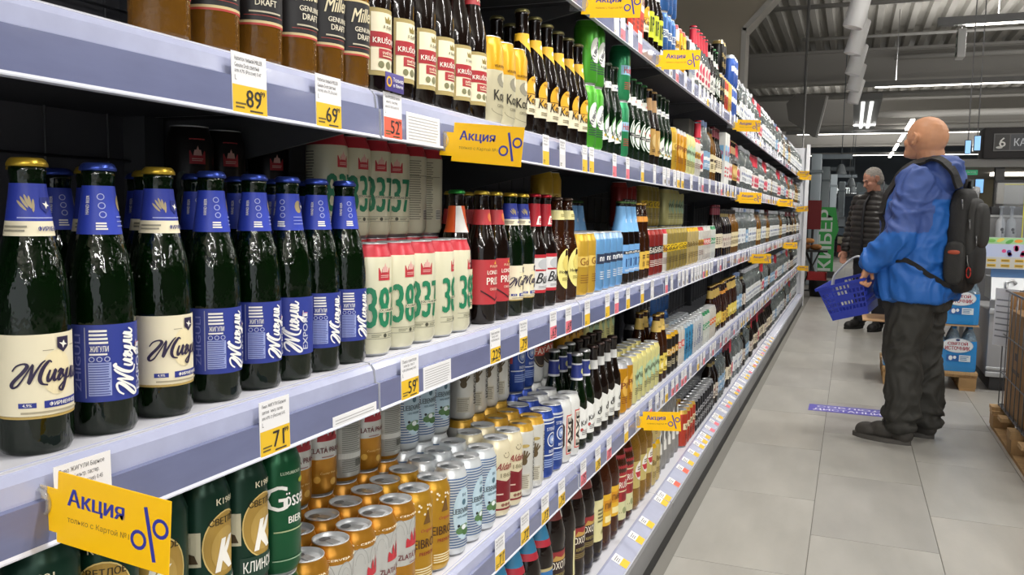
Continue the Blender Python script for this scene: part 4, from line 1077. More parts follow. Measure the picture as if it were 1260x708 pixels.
run('ybr', 'fourth', 3.21, 2, .075); run('ybr', 'fourth', 3.25, 2, .075, x=-.755, row='b'); run('dkc', 'fourth', 3.37, 3, .069); run('dkc', 'fourth', 3.4, 3, .069, x=-.748, row='b'); run('wrd', 'fourth', 3.58, 2, .069); run('orx', 'fourth', 3.6, 2, .069, x=-.748, row='b')
run('tea', 'fourth', 3.72, 3, .069); run('tea', 'fourth', 3.72, 3, .069, x=-.748, row='b'); run('whb', 'fourth', 3.93, 4, .069); run('whb', 'fourth', 3.93, 4, .069, x=-.748, row='b'); run('grc', 'fourth', 4.21, 3, .07); run('orc', 'fourth', 4.42, 3, .07)
run('blc', 'fourth', 3.55, 4, .07, x=-.86, row='l'); run('bls', 'fourth', 3.9, 5, .07, x=-.86, row='l'); run('blc', 'fourth', 3.55, 4, .07, x=-.86, z=Z2, row='bu'); run('bls', 'fourth', 3.9, 5, .07, x=-.86, z=Z2, row='bu')
filler('fourth', 4.64, 5.6, ['amb', 'ybr', 'orc', 'whi'], .074); filler('fourth', 5.6, 12.0, ['blk', 'vod', 'vod', 'vod', 'vob', 'vod', 'pnk'])
# ---- bottom shelf: big plastic bottles, pouches, cans
for y in [1.47, 1.56, 1.65]: put('pbl', 'bottom', y, -.685, row='f', rot=-.1, sc=.87)
for y in [1.74, 1.83, 1.92]: put('pbl', 'bottom', y, -.685, row='f', rot=-.2, sc=.87)
for y in [1.52, 1.61, 1.70, 1.80, 1.90]: put('pbl', 'bottom', y, -.775, row='b', sc=.87)
run('pok', 'bottom', 2.01, 1, rot=-.3, x=-.69); run('pcr', 'bottom', 2.10, 1, x=-.69, rot=1.5); run('pok', 'bottom', 2.19, 2, .091, x=-.69, rot=-.2); run('pcr', 'bottom', 2.375, 1, x=-.69); run('pye', 'bottom', 2.47, 2, .092, x=-.69)
run('pok', 'bottom', 2.05, 5, .1, x=-.79, row='b')
run('pkr', 'bottom', 2.66, 2, .094, x=-.69); run('pgo', 'bottom', 2.86, 1, x=-.69); run('pgo', 'bottom', 2.96, 2, .092, x=-.69); run('ye3', 'bottom', 3.135, 2, .07, x=-.68)
run('ye3', 'bottom', 3.135, 2, .07, x=-.68, z=SURF['bottom']+.169, row='u')
run('pkr', 'bottom', 2.7, 4, .1, x=-.79, row='b')
run('pou', 'bottom', 3.29, 5, .088, x=-.69, rot=0); run('pou', 'bottom', 3.3, 4, .088, x=-.77, row='b', rot=0)
run('rcn', 'bottom', 3.74, 4, .069, x=-.67); run('blc', 'bottom', 4.02, 8, .069, x=-.67); run('rcn', 'bottom', 3.76, 4, .069, x=-.74, row='b'); run('blc', 'bottom', 4.03, 8, .069, x=-.74, row='b')
run('wine', 'bottom', 3.8, 6, .08, x=-.84, row='b')
filler('bottom', 4.62, 12.0, ['blk', 'wine', 'vod', 'pnk', 'vod', 'vod', 'vob'], x=-.68)
for sh, b in STUFF.items():
    o = b.build('far_bottle_row'); o['kind'] = 'stuff'
    tag(o, 'densely packed spirit bottles at the far end of the %s shelf' % sh, 'bottles')

# ---------------------------------------------------------------- price tags in the rails
TAGY = '#e3b92a'; TAGR = '#e0604a'; TAGP = '#e0707f'
_tagc = {}
def price_tag(shelf, y, low=TAGY, price=None, w=.058, h=.066, detail=True, sheet=False):
    _tagc[shelf] = _tagc.get(shelf, 0)+1
    colour = {TAGY: 'yellow', TAGR: 'orange', TAGP: 'pink'}.get(low, 'plain')
    nm = 'paper_notice' if sheet else 'price_tag'
    lab = ('white printed notice' if sheet else 'white and %s price tag' % colour)+', %s paper from the near end of the %s shelf rail' % (ordw(_tagc[shelf]), shelf)
    key = (low, price, w, h, detail, sheet)
    if key not in TAGM:
        b = MB(); b.box(0, .0006, -w/2, w/2, 0, h, M('#e6e6e8', .5))
        s = []
        if sheet: s = [LINES(-w*.45, w*.45, .004, h-.004, 8 if h > .02 else 2, '#a2a2a4', 1, .1, 4, .28)]
        else:
            s = [RC(-w/2+.0004, .0004, w/2-.0004, h*.47, low, 1)]
            if detail:
                s += [T(q, -w*.42, h*(.90-.105*i), .0052, '#55555a', w=w*(.80, .70, .76, .05)[i], off=0, layer=1, align='l') for i, q in enumerate(TAGTXT.get(price[0] if price else '', ('Пиво светлое', 'фильтр. паст.', '4,9% (Россия) 0.45', 'L')))]+[LINES(-w*.42, -w*.12, h*.08, h*.2, 2, '#6a5a2a', 2, .2)]
                if price: s += [T(price[0], w*.10, h*.27, .019, '#26262a', off=.015), T(price[1], w*.36, h*.38, .006, '#26262a'), LINES(-w*.02, w*.36, h*.04, h*.1, 1, '#4a4030', 2, 0)]
            else: s += [LINES(-w*.40, w*.38, h*.56, h*.93, 4, '#98989c', 1, .4, 5, .28), RC(0, h*.14, w*.3, h*.34, '#6a5524', 2)]
        p = flat(s, .0002); p.v = [(a+.0006, bb, c) for a, bb, c in p.v]
        TAGM[key] = (b.mesh('card'), p.mesh('tag_print'))
    t = thing(nm, lab, 'price tag' if not sheet else 'notice', (-.6222, y, SHELF_Z[shelf]-.0685), 0, 'papers in the %s shelf rail' % shelf)
    t.rotation_euler = (0, math.radians(-1.5), 0)
    link('card', TAGM[key][0], t); link('tag_print', TAGM[key][1], t)
    return t
TAGM = {}
TAGTXT = {'89': ('Напиток пивной MILLER', 'Genuine Draft светлый', 'алк.4.7% (Россия) 0.47', 'L'), '69': ('Напиток пивной MILLER', 'Genuine Draft светлый', 'пастер. алк.4.7% (Россия)', 'L'), '71': ('Пиво ЖИГУЛИ Барное', 'светлое фильтр. пастер.', 'алк.4,9% ст.(Россия) 0.45', 'L'), '52': ('Пиво КРУШОВИЦЕ светлое', 'фильтр. пастер.', 'алк.4.2% (Россия) 0.45', 'L')}
price_tag('second', .771, TAGY, ('89', '99')); price_tag('second', .923, TAGY, ('69', '99'), w=.056)
price_tag('second', 1.085, TAGR, ('52', '79'), w=.052); price_tag('second', 1.18, sheet=True, w=.11, h=.045)
for y, c in [(1.746, TAGY), (1.86, 'n'), (2.035, TAGY), (2.095, TAGY), (2.32, TAGP), (2.47, TAGP), (2.66, TAGY), (2.84, 'n')]: price_tag('second', y, c if c != 'n' else '#d8d8da', None, w=.04)
price_tag('third', .541, TAGY, ('71', '99'), w=.06); price_tag('third', .81, TAGY, ('71', '99'), w=.056); price_tag('third', .985, sheet=True, w=.11, h=.016)
price_tag('third', 1.141, TAGY, ('59', '99'), w=.056); price_tag('third', 1.235, sheet=True, w=.10, h=.04)
price_tag('third', 1.48, TAGY, ('229', '99'), w=.05); price_tag('third', 1.63, TAGY, ('79', '99'), w=.045)
price_tag('third', 1.82, TAGP, ('63', '99'), w=.045); price_tag('third', 1.933, TAGP, ('69', '99'), w=.045)
for y, c in [(2.09, TAGY), (2.285, TAGY), (2.385, TAGP), (2.52, TAGY), (2.71, TAGY), (2.86, 'n'), (3.1, TAGP), (3.2, 'n')]: price_tag('third', y, c if c != 'n' else '#d8d8da', None, w=.045)
for y, c in [(.95, TAGY), (1.24, TAGY), (1.52, TAGY), (1.66, TAGY), (1.79, TAGY), (1.91, TAGY), (2.09, TAGP), (2.228, TAGY), (2.345, TAGP), (2.548, TAGY), (2.7, 'n'), (2.89, TAGP)]: price_tag('fourth', y, c if c != 'n' else '#d8d8da', ('7%d' % (int(y*7) % 9), '99') if y < 2.5 else None, w=.05)
for y, c in [(2.30, 'n'), (2.37, TAGP), (2.46, 'n'), (2.58, TAGP), (2.9, TAGY)]: price_tag('top', y, c if c != 'n' else '#d8d8da', None, w=.05)
FT = MB()
for shelf, y0 in (('top', 3.05), ('second', 3.0), ('third', 3.35), ('fourth', 3.0)):
    y = y0
    while y < 11.5:
        c = RNG.choice([TAGY, TAGP, '#d8d8da', '#d8d8da', '#b9bccb'])
        if y < 7.0: price_tag(shelf, y, c, None, w=.055, detail=False)
        else:
            FT.box(-.6222, -.6216, y-.027, y+.027, SHELF_Z[shelf]-.0375, SHELF_Z[shelf]-.003, M('#e6e6e8', .5)); FT.box(-.6222, -.6216, y-.027, y+.027, SHELF_Z[shelf]-.0685, SHELF_Z[shelf]-.0375, M(c))
        y += RNG.choice([.07, .085, .12, .2])*(1.0 if shelf != 'top' else 1.4)
o = FT.build('far_price_tags'); o['kind'] = 'stuff'; tag(o, 'small price tags crowding the far shelf rails', 'price tags')
# tags lying on the sloping strip of the base
tb = {}
for c in (TAGY, TAGP, TAGR, '#d8d8da'):
    b = MB(); b.box(0, .0006, -.026, .026, 0, .052, M('#e6e6e8', .5)); s = [RC(-.0255, .0003, .0255, .024, c, 1), LINES(-.02, .018, .028, .046, 3, '#77777c', 1, .3)]
    p = flat(s, .0002); p.v = [(a+.0006, bb, cc) for a, bb, cc in p.v]; tb[c] = (b.mesh('card'), p.mesh('tag_print'))
y = 1.9; i = 0
ys = [(2.15, TAGY), (2.42, TAGY), (2.62, TAGY), (2.77, TAGY), (3.006, TAGY), (3.064, TAGY), (3.242, TAGR), (3.43, TAGR)]
y = 3.55
while y < 7.6: ys.append((y, RNG.choice([TAGY, TAGP, '#d8d8da', TAGY]))); y += RNG.choice([.058, .09, .14])
for i, (y, c) in enumerate(ys):
    cn = {TAGY: 'yellow', TAGR: 'orange', TAGP: 'pink'}.get(c, 'grey')
    t = thing('price_tag', 'white and %s price tag lying on the base strip, %s from near end' % (cn, ordw(i+1)), 'price tag', (-.5735, y, .1436), 0, 'price tags on the base strip')
    t.rotation_euler = (0, -math.atan2(.05, .0245)-.0, 0)
    link('card', tb[c][0], t); link('tag_print', tb[c][1], t)

# ---------------------------------------------------------------- yellow promotion cards standing out from the rails
PY = '#ffc600'; PB = '#33399a'
def promo(n, loc, tilt, where, detail=True, rz=0):
    t = thing('promotion_card', 'yellow promotion card with blue lettering '+where, 'promotion card', loc, rz, 'yellow promotion cards')
    t.rotation_euler = (0, tilt, rz)
    W, H = .122, .062
    b = MB(); b.box(0, W, -.0005, .0005, -H/2, H/2, M(PY, .45)); b.box(-.022, .0, -.0005, .0005, -H/2+.008, H/2-.016, M(PY, .45)); b.build('card', t)
    s = [T('Акция', .043, .010, .018, PB, w=.062, off=.04), RING(.090, -.008, .0085, .0085, .003, PB, 3, 16), RING(.1125, .006, .0085, .0085, .003, PB, 3, 16), RIB([(.0965, .021), (.107, -.023)], .0038, PB, 3, False), T('только с Картой №1', .046, -.0085, .0065, '#8a6a2a', w=.068, off=.0)]
    flat(s, .00025, 'y').build('print', t)
    p = flat(s, .00025, 'y'); 
    b = MB(); cl = M('#dfe3ea', .1, trans=.7, alpha=.75)
    b.box(-.052, -.012, -.0016, -.0006, -.016, .016, cl); b.lathe([(.012, -.003), (.014, 0), (.012, .003)], cl, 16, T=Matrix.Translation((-.02, -.002, 0)) @ Matrix.Rotation(PI/2, 4, 'X'))
    b.build('clip', t)
promo(0, (-.612, .505, .945), math.radians(4), 'at the near end of the third shelf rail')
promo(1, (-.606, 1.25, 1.312), math.radians(5), 'below the red banded lager bottles')
promo(2, (-.60, 1.98, 1.695), math.radians(4), 'on the top rail, nearest the camera')
promo(3, (-.60, 2.80, 1.705), math.radians(3), 'on the top rail below the yellow can')
promo(4, (-.60, 4.75, 1.687), math.radians(3), 'on the top rail below the blue starred cans')
promo(5, (-.60, 2.68, .527), math.radians(-5), 'on the fourth shelf rail above the plastic bottles')
promo(6, (-.60, 4.98, 1.304), math.radians(2), 'on the second rail, farther half of the aisle')
promo(7, (-.60, 7.7, 1.320), math.radians(2), 'on the second rail near the far end')
promo(8, (-.60, 5.77, .918), math.radians(-3), 'on the third rail, farther half of the aisle')
promo(9, (-.60, 8.7, .914), math.radians(-3), 'on the third rail near the far end')
promo(10, (-.60, 10.4, 1.70), math.radians(2), 'on the top rail near the far end')
promo(11, (-.60, 10.9, 1.68), math.radians(2), 'on the top rail at the very end')
promo(12, (-.60, 10.5, 1.285), math.radians(-6), 'on the second rail at the very end')
promo(13, (-.60, 11.3, .55), math.radians(0), 'on the fourth rail at the very end')
# small purple "only here" badge above the orange tag
t = thing('shelf_badge', 'purple badge with yellow ring above the orange price tag', 'badge', (-.6205, 1.085, 1.369), 0)
b = MB(); b.box(0, .0012, -.026, .026, 0, .026, M('#4a3f86', .4), .0004); b.build('card', t)
p = flat([RING(-.0165, .013, .0075, .0075, .0028, '#e8b21c', 1, 16), T('Только', .008, .017, .006, '#efeef4', w=.029), T('в Ленте', .008, .009, .005, '#efeef4', w=.027)], .0003); p.v = [(a+.0012, q, c) for a, q, c in p.v]; p.build('print', t)
# clear acrylic divider on the top shelf
t = thing('acrylic_divider', 'clear acrylic divider standing on the top shelf', 'divider', (-.66, 3.72, SHELF_Z['top']))
b = MB(); v = [(0, 0, 0), (-.30, 0, 0), (-.30, 0, .30), (-.14, 0, .30), (0, 0, .12)]; v += [(x, .003, z) for x, _, z in v]
b.add(v, [(0, 1, 2, 3, 4), (9, 8, 7, 6, 5)]+[(i, i+5, (i+1) % 5+5, (i+1) % 5) for i in range(5)], M('#e4e8ea', .1, trans=.9, alpha=.35)); b.build('sheet', t)

# ================================================================ PEOPLE
def sphere_pts(c, rad, R=None, nu=20, nv=12):
    V = []; Fs = []
    for j in range(nv+1):
        t = PI*j/nv
        for i in range(nu):
            a = 2*PI*i/nu
            p = Vector((rad[0]*math.sin(t)*math.cos(a), rad[1]*math.sin(t)*math.sin(a), rad[2]*math.cos(t)))
            if R: p = R @ p
            V.append(tuple(Vector(c)+p))
    for j in range(nv):
        for i in range(nu):
            Fs.append((j*nu+i, (j+1)*nu+i, (j+1)*nu+(i+1) % nu, j*nu+(i+1) % nu))
    return V, Fs
def ELL(c, r, R=None): return ('e', Vector(c), r, R)
def CAP(a, ra, b, rb): return ('c', Vector(a), ra, Vector(b), rb)
def LOFT(rows): return ('l', rows)          # rows: (cx, cy, z, rx, ry)
def xform(prims, Mx):
    o = []; R = Mx.to_3x3()
    for p in prims:
        if p[0] == 'e': o.append(('e', Mx @ p[1], p[2], R @ p[3] if p[3] else R))
        elif p[0] == 'c': o.append(('c', Mx @ p[1], p[2], Mx @ p[3], p[4]))
    return o
def prim_mesh(prims):
    b = MB(); m = None
    dm = M('#808080')
    for p in prims:
        if p[0] == 'e':
            V, Fs = sphere_pts(p[1], p[2], p[3]); b.add(V, Fs, dm)
        elif p[0] == 'c':
            a, ra, c, rc = p[1:]
            d = c-a; L = d.length; d.normalize()
            x = d.orthogonal().normalized(); y = d.cross(x)
            prof = [(0, -ra)]+[(ra*math.cos(t), -ra*math.sin(t)) for t in (1.2, .8, .4, 0)]+[(rc*math.cos(t), L+rc*math.sin(t)) for t in (0, .4, .8, 1.2)]+[(0, L+rc)]
            Tm = Matrix(((x.x, y.x, d.x, a.x), (x.y, y.y, d.y, a.y), (x.z, y.z, d.z, a.z), (0, 0, 0, 1)))
            b.lathe(prof, dm, 18, T=Tm)
        else:
            rows = p[1]; n = 32; V = []; Fs = []
            for cx, cy, z, rx, ry in rows:
                for i in range(n):
                    t = 2*PI*i/n; c_, s_ = math.cos(t), math.sin(t); e = .8
                    V.append((cx+rx*math.copysign(abs(c_)**e, c_), cy+ry*math.copysign(abs(s_)**e, s_), z))
            for j in range(len(rows)-1):
                for i in range(n): Fs.append((j*n+i, j*n+(i+1) % n, (j+1)*n+(i+1) % n, (j+1)*n+i))
            Fs += [tuple(range(n))[::-1], tuple((len(rows)-1)*n+i for i in range(n))]
            b.add(V, Fs, dm)
    return b.mesh('blob_source')
def blob(name, prims, voxel, mats, matfn=None, disp=None, smooth=5, cut=None):
    """one continuous surface grown over overlapping limbs"""
    src = bpy.data.objects.new('blob_source', prim_mesh(prims)); COL.objects.link(src)
    r = src.modifiers.new('r', 'REMESH'); r.mode = 'VOXEL'; r.voxel_size = voxel
    s = src.modifiers.new('s', 'SMOOTH'); s.iterations = smooth; s.factor = .5
    dg = bpy.context.evaluated_depsgraph_get()
    me = bpy.data.meshes.new_from_object(src.evaluated_get(dg)); me.name = name
    old = src.data; bpy.data.objects.remove(src); bpy.data.meshes.remove(old)
    if disp:
        ns = [v.normal.copy() for v in me.vertices]
        for v, n in zip(me.vertices, ns): v.co = v.co+n*disp(v.co, n)
    me.materials.clear()
    for m in mats: me.materials.append(m)
    for p in me.polygons:
        p.use_smooth = True
        if matfn: p.material_index = matfn(p.center)
    me.update()
    return me
def head_prims(c, pitch=0, yaw=0, s=1.0):
    P = [ELL((-.012, 0, .025), (.098*s, .077*s, .092*s)), ELL((.03, 0, -.03), (.062, .060, .075)), ELL((.045, 0, -.075), (.045, .048, .034)),
         CAP((.084, 0, .006), .009, (.104, 0, -.030), .0145), ELL((.077, 0, .020), (.018, .046, .009)), ELL((.060, .036, -.028), (.026, .024, .026)), ELL((.060, -.036, -.028), (.026, .024, .026)),
         ELL((.086, 0, -.054), (.012, .023, .006)), ELL((.084, 0, -.066), (.012, .019, .006)), ELL((.078, 0, -.092), (.020, .020, .017)),
         ]
    for q in (-1, 1):
        y = q*.080*s
        P += [ELL((-.012, y, .012), (.020, .012, .022)), ELL((-.006, y, -.018), (.011, .010, .016)), CAP((-.028, y+q*.018, .022), .0075, (-.022, y+q*.014, -.016), .0065), CAP((-.028, y+q*.018, .022), .0075, (-.002, y+q*.010, .036), .0065)]
    Mx = Matrix.Translation(c) @ Matrix.Rotation(yaw, 4, 'Z') @ Matrix.Rotation(-pitch, 4, 'Y')
    return xform(P, Mx), Mx
def hand_prims(w, d, n, s, curl=.9):
    """w wrist, d along the hand, n the side the fingers close to, s the thumb side"""
    w = Vector(w); d = Vector(d).normalized(); n = Vector(n); n = (n-d*n.dot(d)).normalized(); s = d.cross(n)*(1 if d.cross(n).dot(Vector(s)) > 0 else -1)
    R = Matrix((d, s, n)).transposed()
    P = [ELL(w+d*.045, (.052, .040, .016), R), CAP(w-d*.02, .026, w+d*.02, .027)]
    for off, L in ((.030, .070), (.010, .079), (-.010, .073), (-.029, .057)):
        p = w+d*.082+s*off; a = .25*curl
        for k, f in enumerate((.45, .32, .23)):
            q = p+(d*math.cos(a)+n*math.sin(a))*L*f
            P.append(CAP(p, .0092-.0008*k, q, .0086-.0008*k)); p = q; a += curl
    p = w+d*.022+s*.028; q = p+(d*.65+s*.65+n*.25).normalized()*.040; r = q+(d*.9+s*.15+n*.5).normalized()*.032
    P += [CAP(p, .014, q, .0115), CAP(q, .0112, r, .009)]
    return P
def folds(scale=9, amp=.008, z=.35):
    def f(co, n):
        w = noise.noise(Vector((co.x*4, co.y*4, co.z*4+3)))
        a = noise.noise(Vector((co.x*scale+w*2.2, co.y*scale+w*1.5, co.z*scale*z+w*2.5)))
        c = noise.noise(Vector((co.x*scale*1.9-w*2, co.y*scale*1.9+4, co.z*scale*1.3+w*3)))
        b = noise.noise(Vector((co.x*scale*2+5, co.y*scale*2, co.z*scale*2.2)))
        return amp*(.55-2.2*abs(a))*.9+amp*.6*(.4-1.6*abs(c))+amp*.25*b
    return f
SKIN = M('#d29a76', .5, var=.06, vscale=25, spec=.35)
def eyes(Mx, parent, white='#d9d5cf', iris='#3a2a20'):
    for s in (-1, 1):
        b = MB(); V, Fs = sphere_pts(Mx @ Vector((.069, s*.031, .000)), (.0115, .0125, .0125), None, 14, 10); b.add(V, Fs, M(white, .4), True)
        V, Fs = sphere_pts(Mx @ Vector((.0758, s*.031, -.001)), (.0062, .0062, .0062), None, 12, 8); b.add(V, Fs, M(iris, .4), True)
        b.build('eye', parent)
def shoe(name, parent, at, ang, up, sole, L=.30, lace='#1a1a1a'):
    """boot pointing along local +X at angle ang, heel under the ankle"""
    Mx = Matrix.Translation(at) @ Matrix.Rotation(ang, 4, 'Z')
    P = xform([ELL((L*.60, 0, .045), (L*.22, .046, .042)), ELL((L*.36, 0, .055), (L*.24, .041, .052)), ELL((.01, 0, .055), (.062, .038, .055)), CAP((.01, 0, .06), .043, (-.005, 0, .13), .045), ELL((L*.70, 0, .038), (L*.12, .043, .034))], Mx)
    me = blob('shoe', P, .006, [M(up, .6, var=.15, vscale=30)], smooth=4)
    o = link('shoe', me, parent)
    b = MB(); n = 24; V = []
    for z in (.0, .018, .024):
        for i in range(n):
            t = 2*PI*i/n; x = L*.37+L*.50*math.cos(t); y = (.047+.006*math.cos(t)-.006*math.cos(2*t))*math.sin(t)
            V.append(tuple(Mx @ Vector((x*(1 if z < .02 else .995), y, z))))
    Fs = [(j*n+i, j*n+(i+1) % n, (j+1)*n+(i+1) % n, (j+1)*n+i) for j in range(2) for i in range(n)]+[tuple(range(n))[::-1], tuple(2*n+i for i in range(n))]
    b.add(V, Fs, M(sole, .7)); b.build('sole', o)
    b = MB()
    for k in range(4):
        x = .10+.028*k; z = .118-.018*k
        b.tube([Mx @ Vector((x, -.026, z-.012)), Mx @ Vector((x+.006, 0, z)), Mx @ Vector((x, .026, z-.012))], .0028, M(lace, .7), 6)
    b.build('laces', o)

# ---- bald man in the blue jacket, looking up at the shelves
PHI = math.radians(160)
O1 = Vector((.345, 5.0, 0))
hp, HM = head_prims((.008, .0, 1.612), pitch=.26, yaw=-.35, s=1.12)
body = hp+[CAP((-.05, 0, 1.43), .066, (-.02, 0, 1.57), .068), CAP((0, .08, 1.36), .07, (0, -.08, 1.36), .07), LOFT([(0, 0, .86, .10, .14), (.01, 0, 1.0, .11, .135), (0, 0, 1.25, .11, .15), (-.01, 0, 1.40, .08, .12)]),
  CAP((0, .19, 1.38), .045, (.02, .25, 1.10), .04), CAP((.02, .25, 1.10), .04, (.155, .25, .985), .028), CAP((0, -.19, 1.38), .045, (.03, -.26, 1.1), .04), CAP((.03, -.26, 1.1), .04, (.22, -.22, 1.0), .028),
  CAP((0, .09, .88), .08, (.02, .11, .50), .055), CAP((.02, .11, .50), .05, (-.0, .12, .10), .035), CAP((0, -.09, .88), .08, (.0, -.11, .50), .055), CAP((0, -.11, .50), .05, (-.06, -.12, .10), .035)]
body += hand_prims((.170, .25, .96), (.35, 0, -.93), (-.9, 0, -.3), (.0, -1, .1), 1.3)
body += hand_prims((.235, -.22, .995), (.9, .1, -.15), (0, .1, -1), (0, 1, 0), .9)
person = link('person', blob('person', body, .005, [SKIN], smooth=1), None, O1, PHI)
tag(person, 'bald man in blue jacket with black backpack looking up at the shelves', 'person')
eyes(HM, person)
jm = [M('#41599a', .6, bump=.1, bscale=60), M('#1f62b4', .55, bump=.1, bscale=60)]
jp = [LOFT([(.0, 0, .775, .185, .245), (.0, 0, .83, .195, .25), (.01, 0, .98, .185, .235), (.0, 0, 1.18, .175, .235), (-.01, 0, 1.32, .16, .23), (-.015, 0, 1.41, .12, .17), (-.02, 0, 1.475, .085, .095)]),
  CAP((-.01, .175, 1.385), .088, (.015, .255, 1.10), .078), CAP((.015, .255, 1.10), .076, (.165, .250, .975), .062), ELL((.06, .25, 1.07), (.09, .07, .08)),
  CAP((-.01, -.175, 1.385), .088, (.03, -.265, 1.10), .078), CAP((.03, -.265, 1.10), .076, (.20, -.225, 1.0), .060),
  ELL((-.115, 0, 1.455), (.08, .135, .072)), ELL((-.135, 0, 1.41), (.07, .12, .08)), CAP((-.10, .10, 1.475), .045, (-.01, .085, 1.475), .030), CAP((-.10, -.10, 1.475), .045, (-.01, -.085, 1.475), .030), CAP((-.01, .085, 1.475), .028, (.055, .05, 1.44), .026), CAP((-.01, -.085, 1.475), .028, (.055, -.05, 1.44), .026)]
def jmat(c):
    arm = abs(c.y) > .20 and c.z < 1.36
    if c.z > 1.30: return 0
    if arm and c.z > 1.13 and c.x < .12 and c.y > 0: return 0
    if c.x > .12 and c.z > 1.12: return 0
    return 1
jacket = link('jacket', blob('jacket', jp, .008, jm, jmat, folds(7, .02, .5), 3), person)
tp_ = [LOFT([(0, 0, .90, .15, .20), (0, 0, .78, .165, .205), (0, 0, .72, .15, .195)]), CAP((0, .095, .80), .125, (.015, .115, .50), .098), CAP((.015, .115, .50), .098, (.005, .12, .17), .085), CAP((0, -.095, .80), .125, (-.01, -.115, .50), .098), CAP((-.01, -.115, .50), .098, (-.05, -.12, .17), .085), ELL((.01, .12, .16), (.10, .088, .05)), ELL((-.045, -.12, .16), (.10, .088, .05)), ELL((-.0, .12, .10), (.085, .075, .05)), ELL((-.055, -.12, .10), (.085, .075, .05))]
link('trousers', blob('trousers', tp_, .008, [M('#2f2e2a', .75, bump=.1, bscale=80)], None, folds(9, .017, .7), 2), person)
shoe('boot', person, (-.01, .12, 0), math.radians(-3), '#3a3733', '#4a4743', .315); shoe('boot', person, (-.06, -.12, 0), math.radians(-8), '#2f2d2a', '#3c3a37', .31)
b = MB()
for zz in (.06,): b.tube([(.196, .02, 1.40), (.205, .0, 1.2), (.21, .0, 1.0), (.205, 0, .82)], .004, M('#23242a', .5), 6)
b.build('front_zip', person)
# ---- black backpack on his back
bp = thing('backpack', 'black backpack worn by the man in the blue jacket', 'backpack', O1, PHI)
bm_ = M('#1c1b1a', .7, bump=.15, bscale=120); bm2 = M('#262523', .65, bump=.15, bscale=120); zp = M('#8a8a8a', .35, .8)
def rbox(c, r, e=.45, n=24, m=None, taper=0.0, mm=None):
    V = []; Fs = []; nv = 14
    for j in range(nv+1):
        t = -PI/2+PI*j/nv
        for i in range(n):
            a = 2*PI*i/n
            f = lambda q: math.copysign(abs(q)**e, q)
            x = r[0]*f(math.cos(t))*f(math.cos(a)); y = r[1]*f(math.cos(t))*f(math.sin(a)); z = r[2]*f(math.sin(t))
            k = 1-taper*(z/r[2]*.5+.5)
            V.append((c[0]+x*k, c[1]+y*k, c[2]+z))
    for j in range(nv):
        for i in range(n): Fs.append((j*n+i, j*n+(i+1) % n, (j+1)*n+(i+1) % n, (j+1)*n+i))
    q = MB(); q.add(V, Fs, mm, True); return q
rbox((-.205, 0, 1.09), (.065, .155, .27), .5, mm=bm_, taper=.18).build('main_compartment', bp)
rbox((-.255, 0, 1.13), (.045, .135, .18), .55, mm=bm2, taper=.2).build('middle_pocket', bp)
rbox((-.285, 0, 1.17), (.032, .115, .115), .6, mm=bm2, taper=.15).build('front_pocket', bp)
rbox((-.265, 0, .98), (.040, .125, .11), .6, mm=bm_).build('lower_pocket', bp)
rbox((-.21, .150, .98), (.05, .022, .11), .6, mm=bm2).build('side_pocket', bp)
rbox((-.21, .166, 1.035), (.03, .010, .012), .8, mm=M('#a8492e', .6)).build('orange_patch', bp)
from mathutils.bvhtree import BVHTree
JB = BVHTree.FromPolygons([v.co.copy() for v in jacket.data.vertices], [tuple(p.vertices) for p in jacket.data.polygons])
def ribbon(pts, nrm, w, t, m):
    """webbing laid onto the jacket"""
    V = []; Fs = []; pts = [Vector(p) for p in smooth3(pts)]; n = len(pts)
    for i in range(2, n-1):
        q, nn, _, _ = JB.find_nearest(pts[i]); pts[i] = q+nn*(t*.5+.003)
    pts = [pts[0]]+[(pts[i-1]+pts[i]*2+pts[i+1])/4 for i in range(1, n-1)]+[pts[-1]]
    for i, p in enumerate(pts):
        d = (pts[min(n-1, i+1)]-pts[max(0, i-1)]).normalized()
        s = d.cross(Vector(nrm(p))).normalized(); u = s.cross(d)
        for a, c in ((-1, -1), (1, -1), (1, 1), (-1, 1)): V.append(tuple(p+s*a*w/2+u*c*t/2))
    for i in range(n-1):
        for k in range(4): Fs.append((i*4+k, i*4+(k+1) % 4, (i+1)*4+(k+1) % 4, (i+1)*4+k))
    Fs += [(3, 2, 1, 0), tuple((n-1)*4+k for k in range(4))]
    q = MB(); q.add(V, Fs, m, False); return q
def smooth3(p, n=6):
    o = []
    for i in range(len(p)-1):
        a = p[max(0, i-1)]; b = p[i]; c = p[i+1]; d = p[min(len(p)-1, i+2)]
        for k in range(n):
            t = k/n; o.append(tuple(.5*((2*b[j])+(-a[j]+c[j])*t+(2*a[j]-5*b[j]+4*c[j]-d[j])*t*t+(-a[j]+3*b[j]-3*c[j]+d[j])*t**3) for j in range(3)))
    o.append(p[-1]); return o
for s in (1, -1):
    ribbon([(-.20, s*.10, 1.36), (-.15, s*.125, 1.47), (-.07, s*.14, 1.515), (.0, s*.145, 1.49), (.08, s*.15, 1.42), (.14, s*.155, 1.30), (.16, s*.165, 1.22)], lambda p: (p-Vector((-.01, 0, 1.2))), .055, .014, bm_).build('shoulder_strap', bp)
    ribbon([(.16, s*.165, 1.22), (.13, s*.20, 1.12), (.03, s*.245, 1.02), (-.10, s*.225, .93), (-.20, s*.15, .86)], lambda p: (p-Vector((-.01, 0, 1.05))), .024, .006, bm_).build('webbing', bp)
b = MB(); b.tube([(-.21, -.04, 1.36), (-.215, -.03, 1.40), (-.215, .03, 1.40), (-.21, .04, 1.36)], .008, bm_, 8); b.build('top_handle', bp)
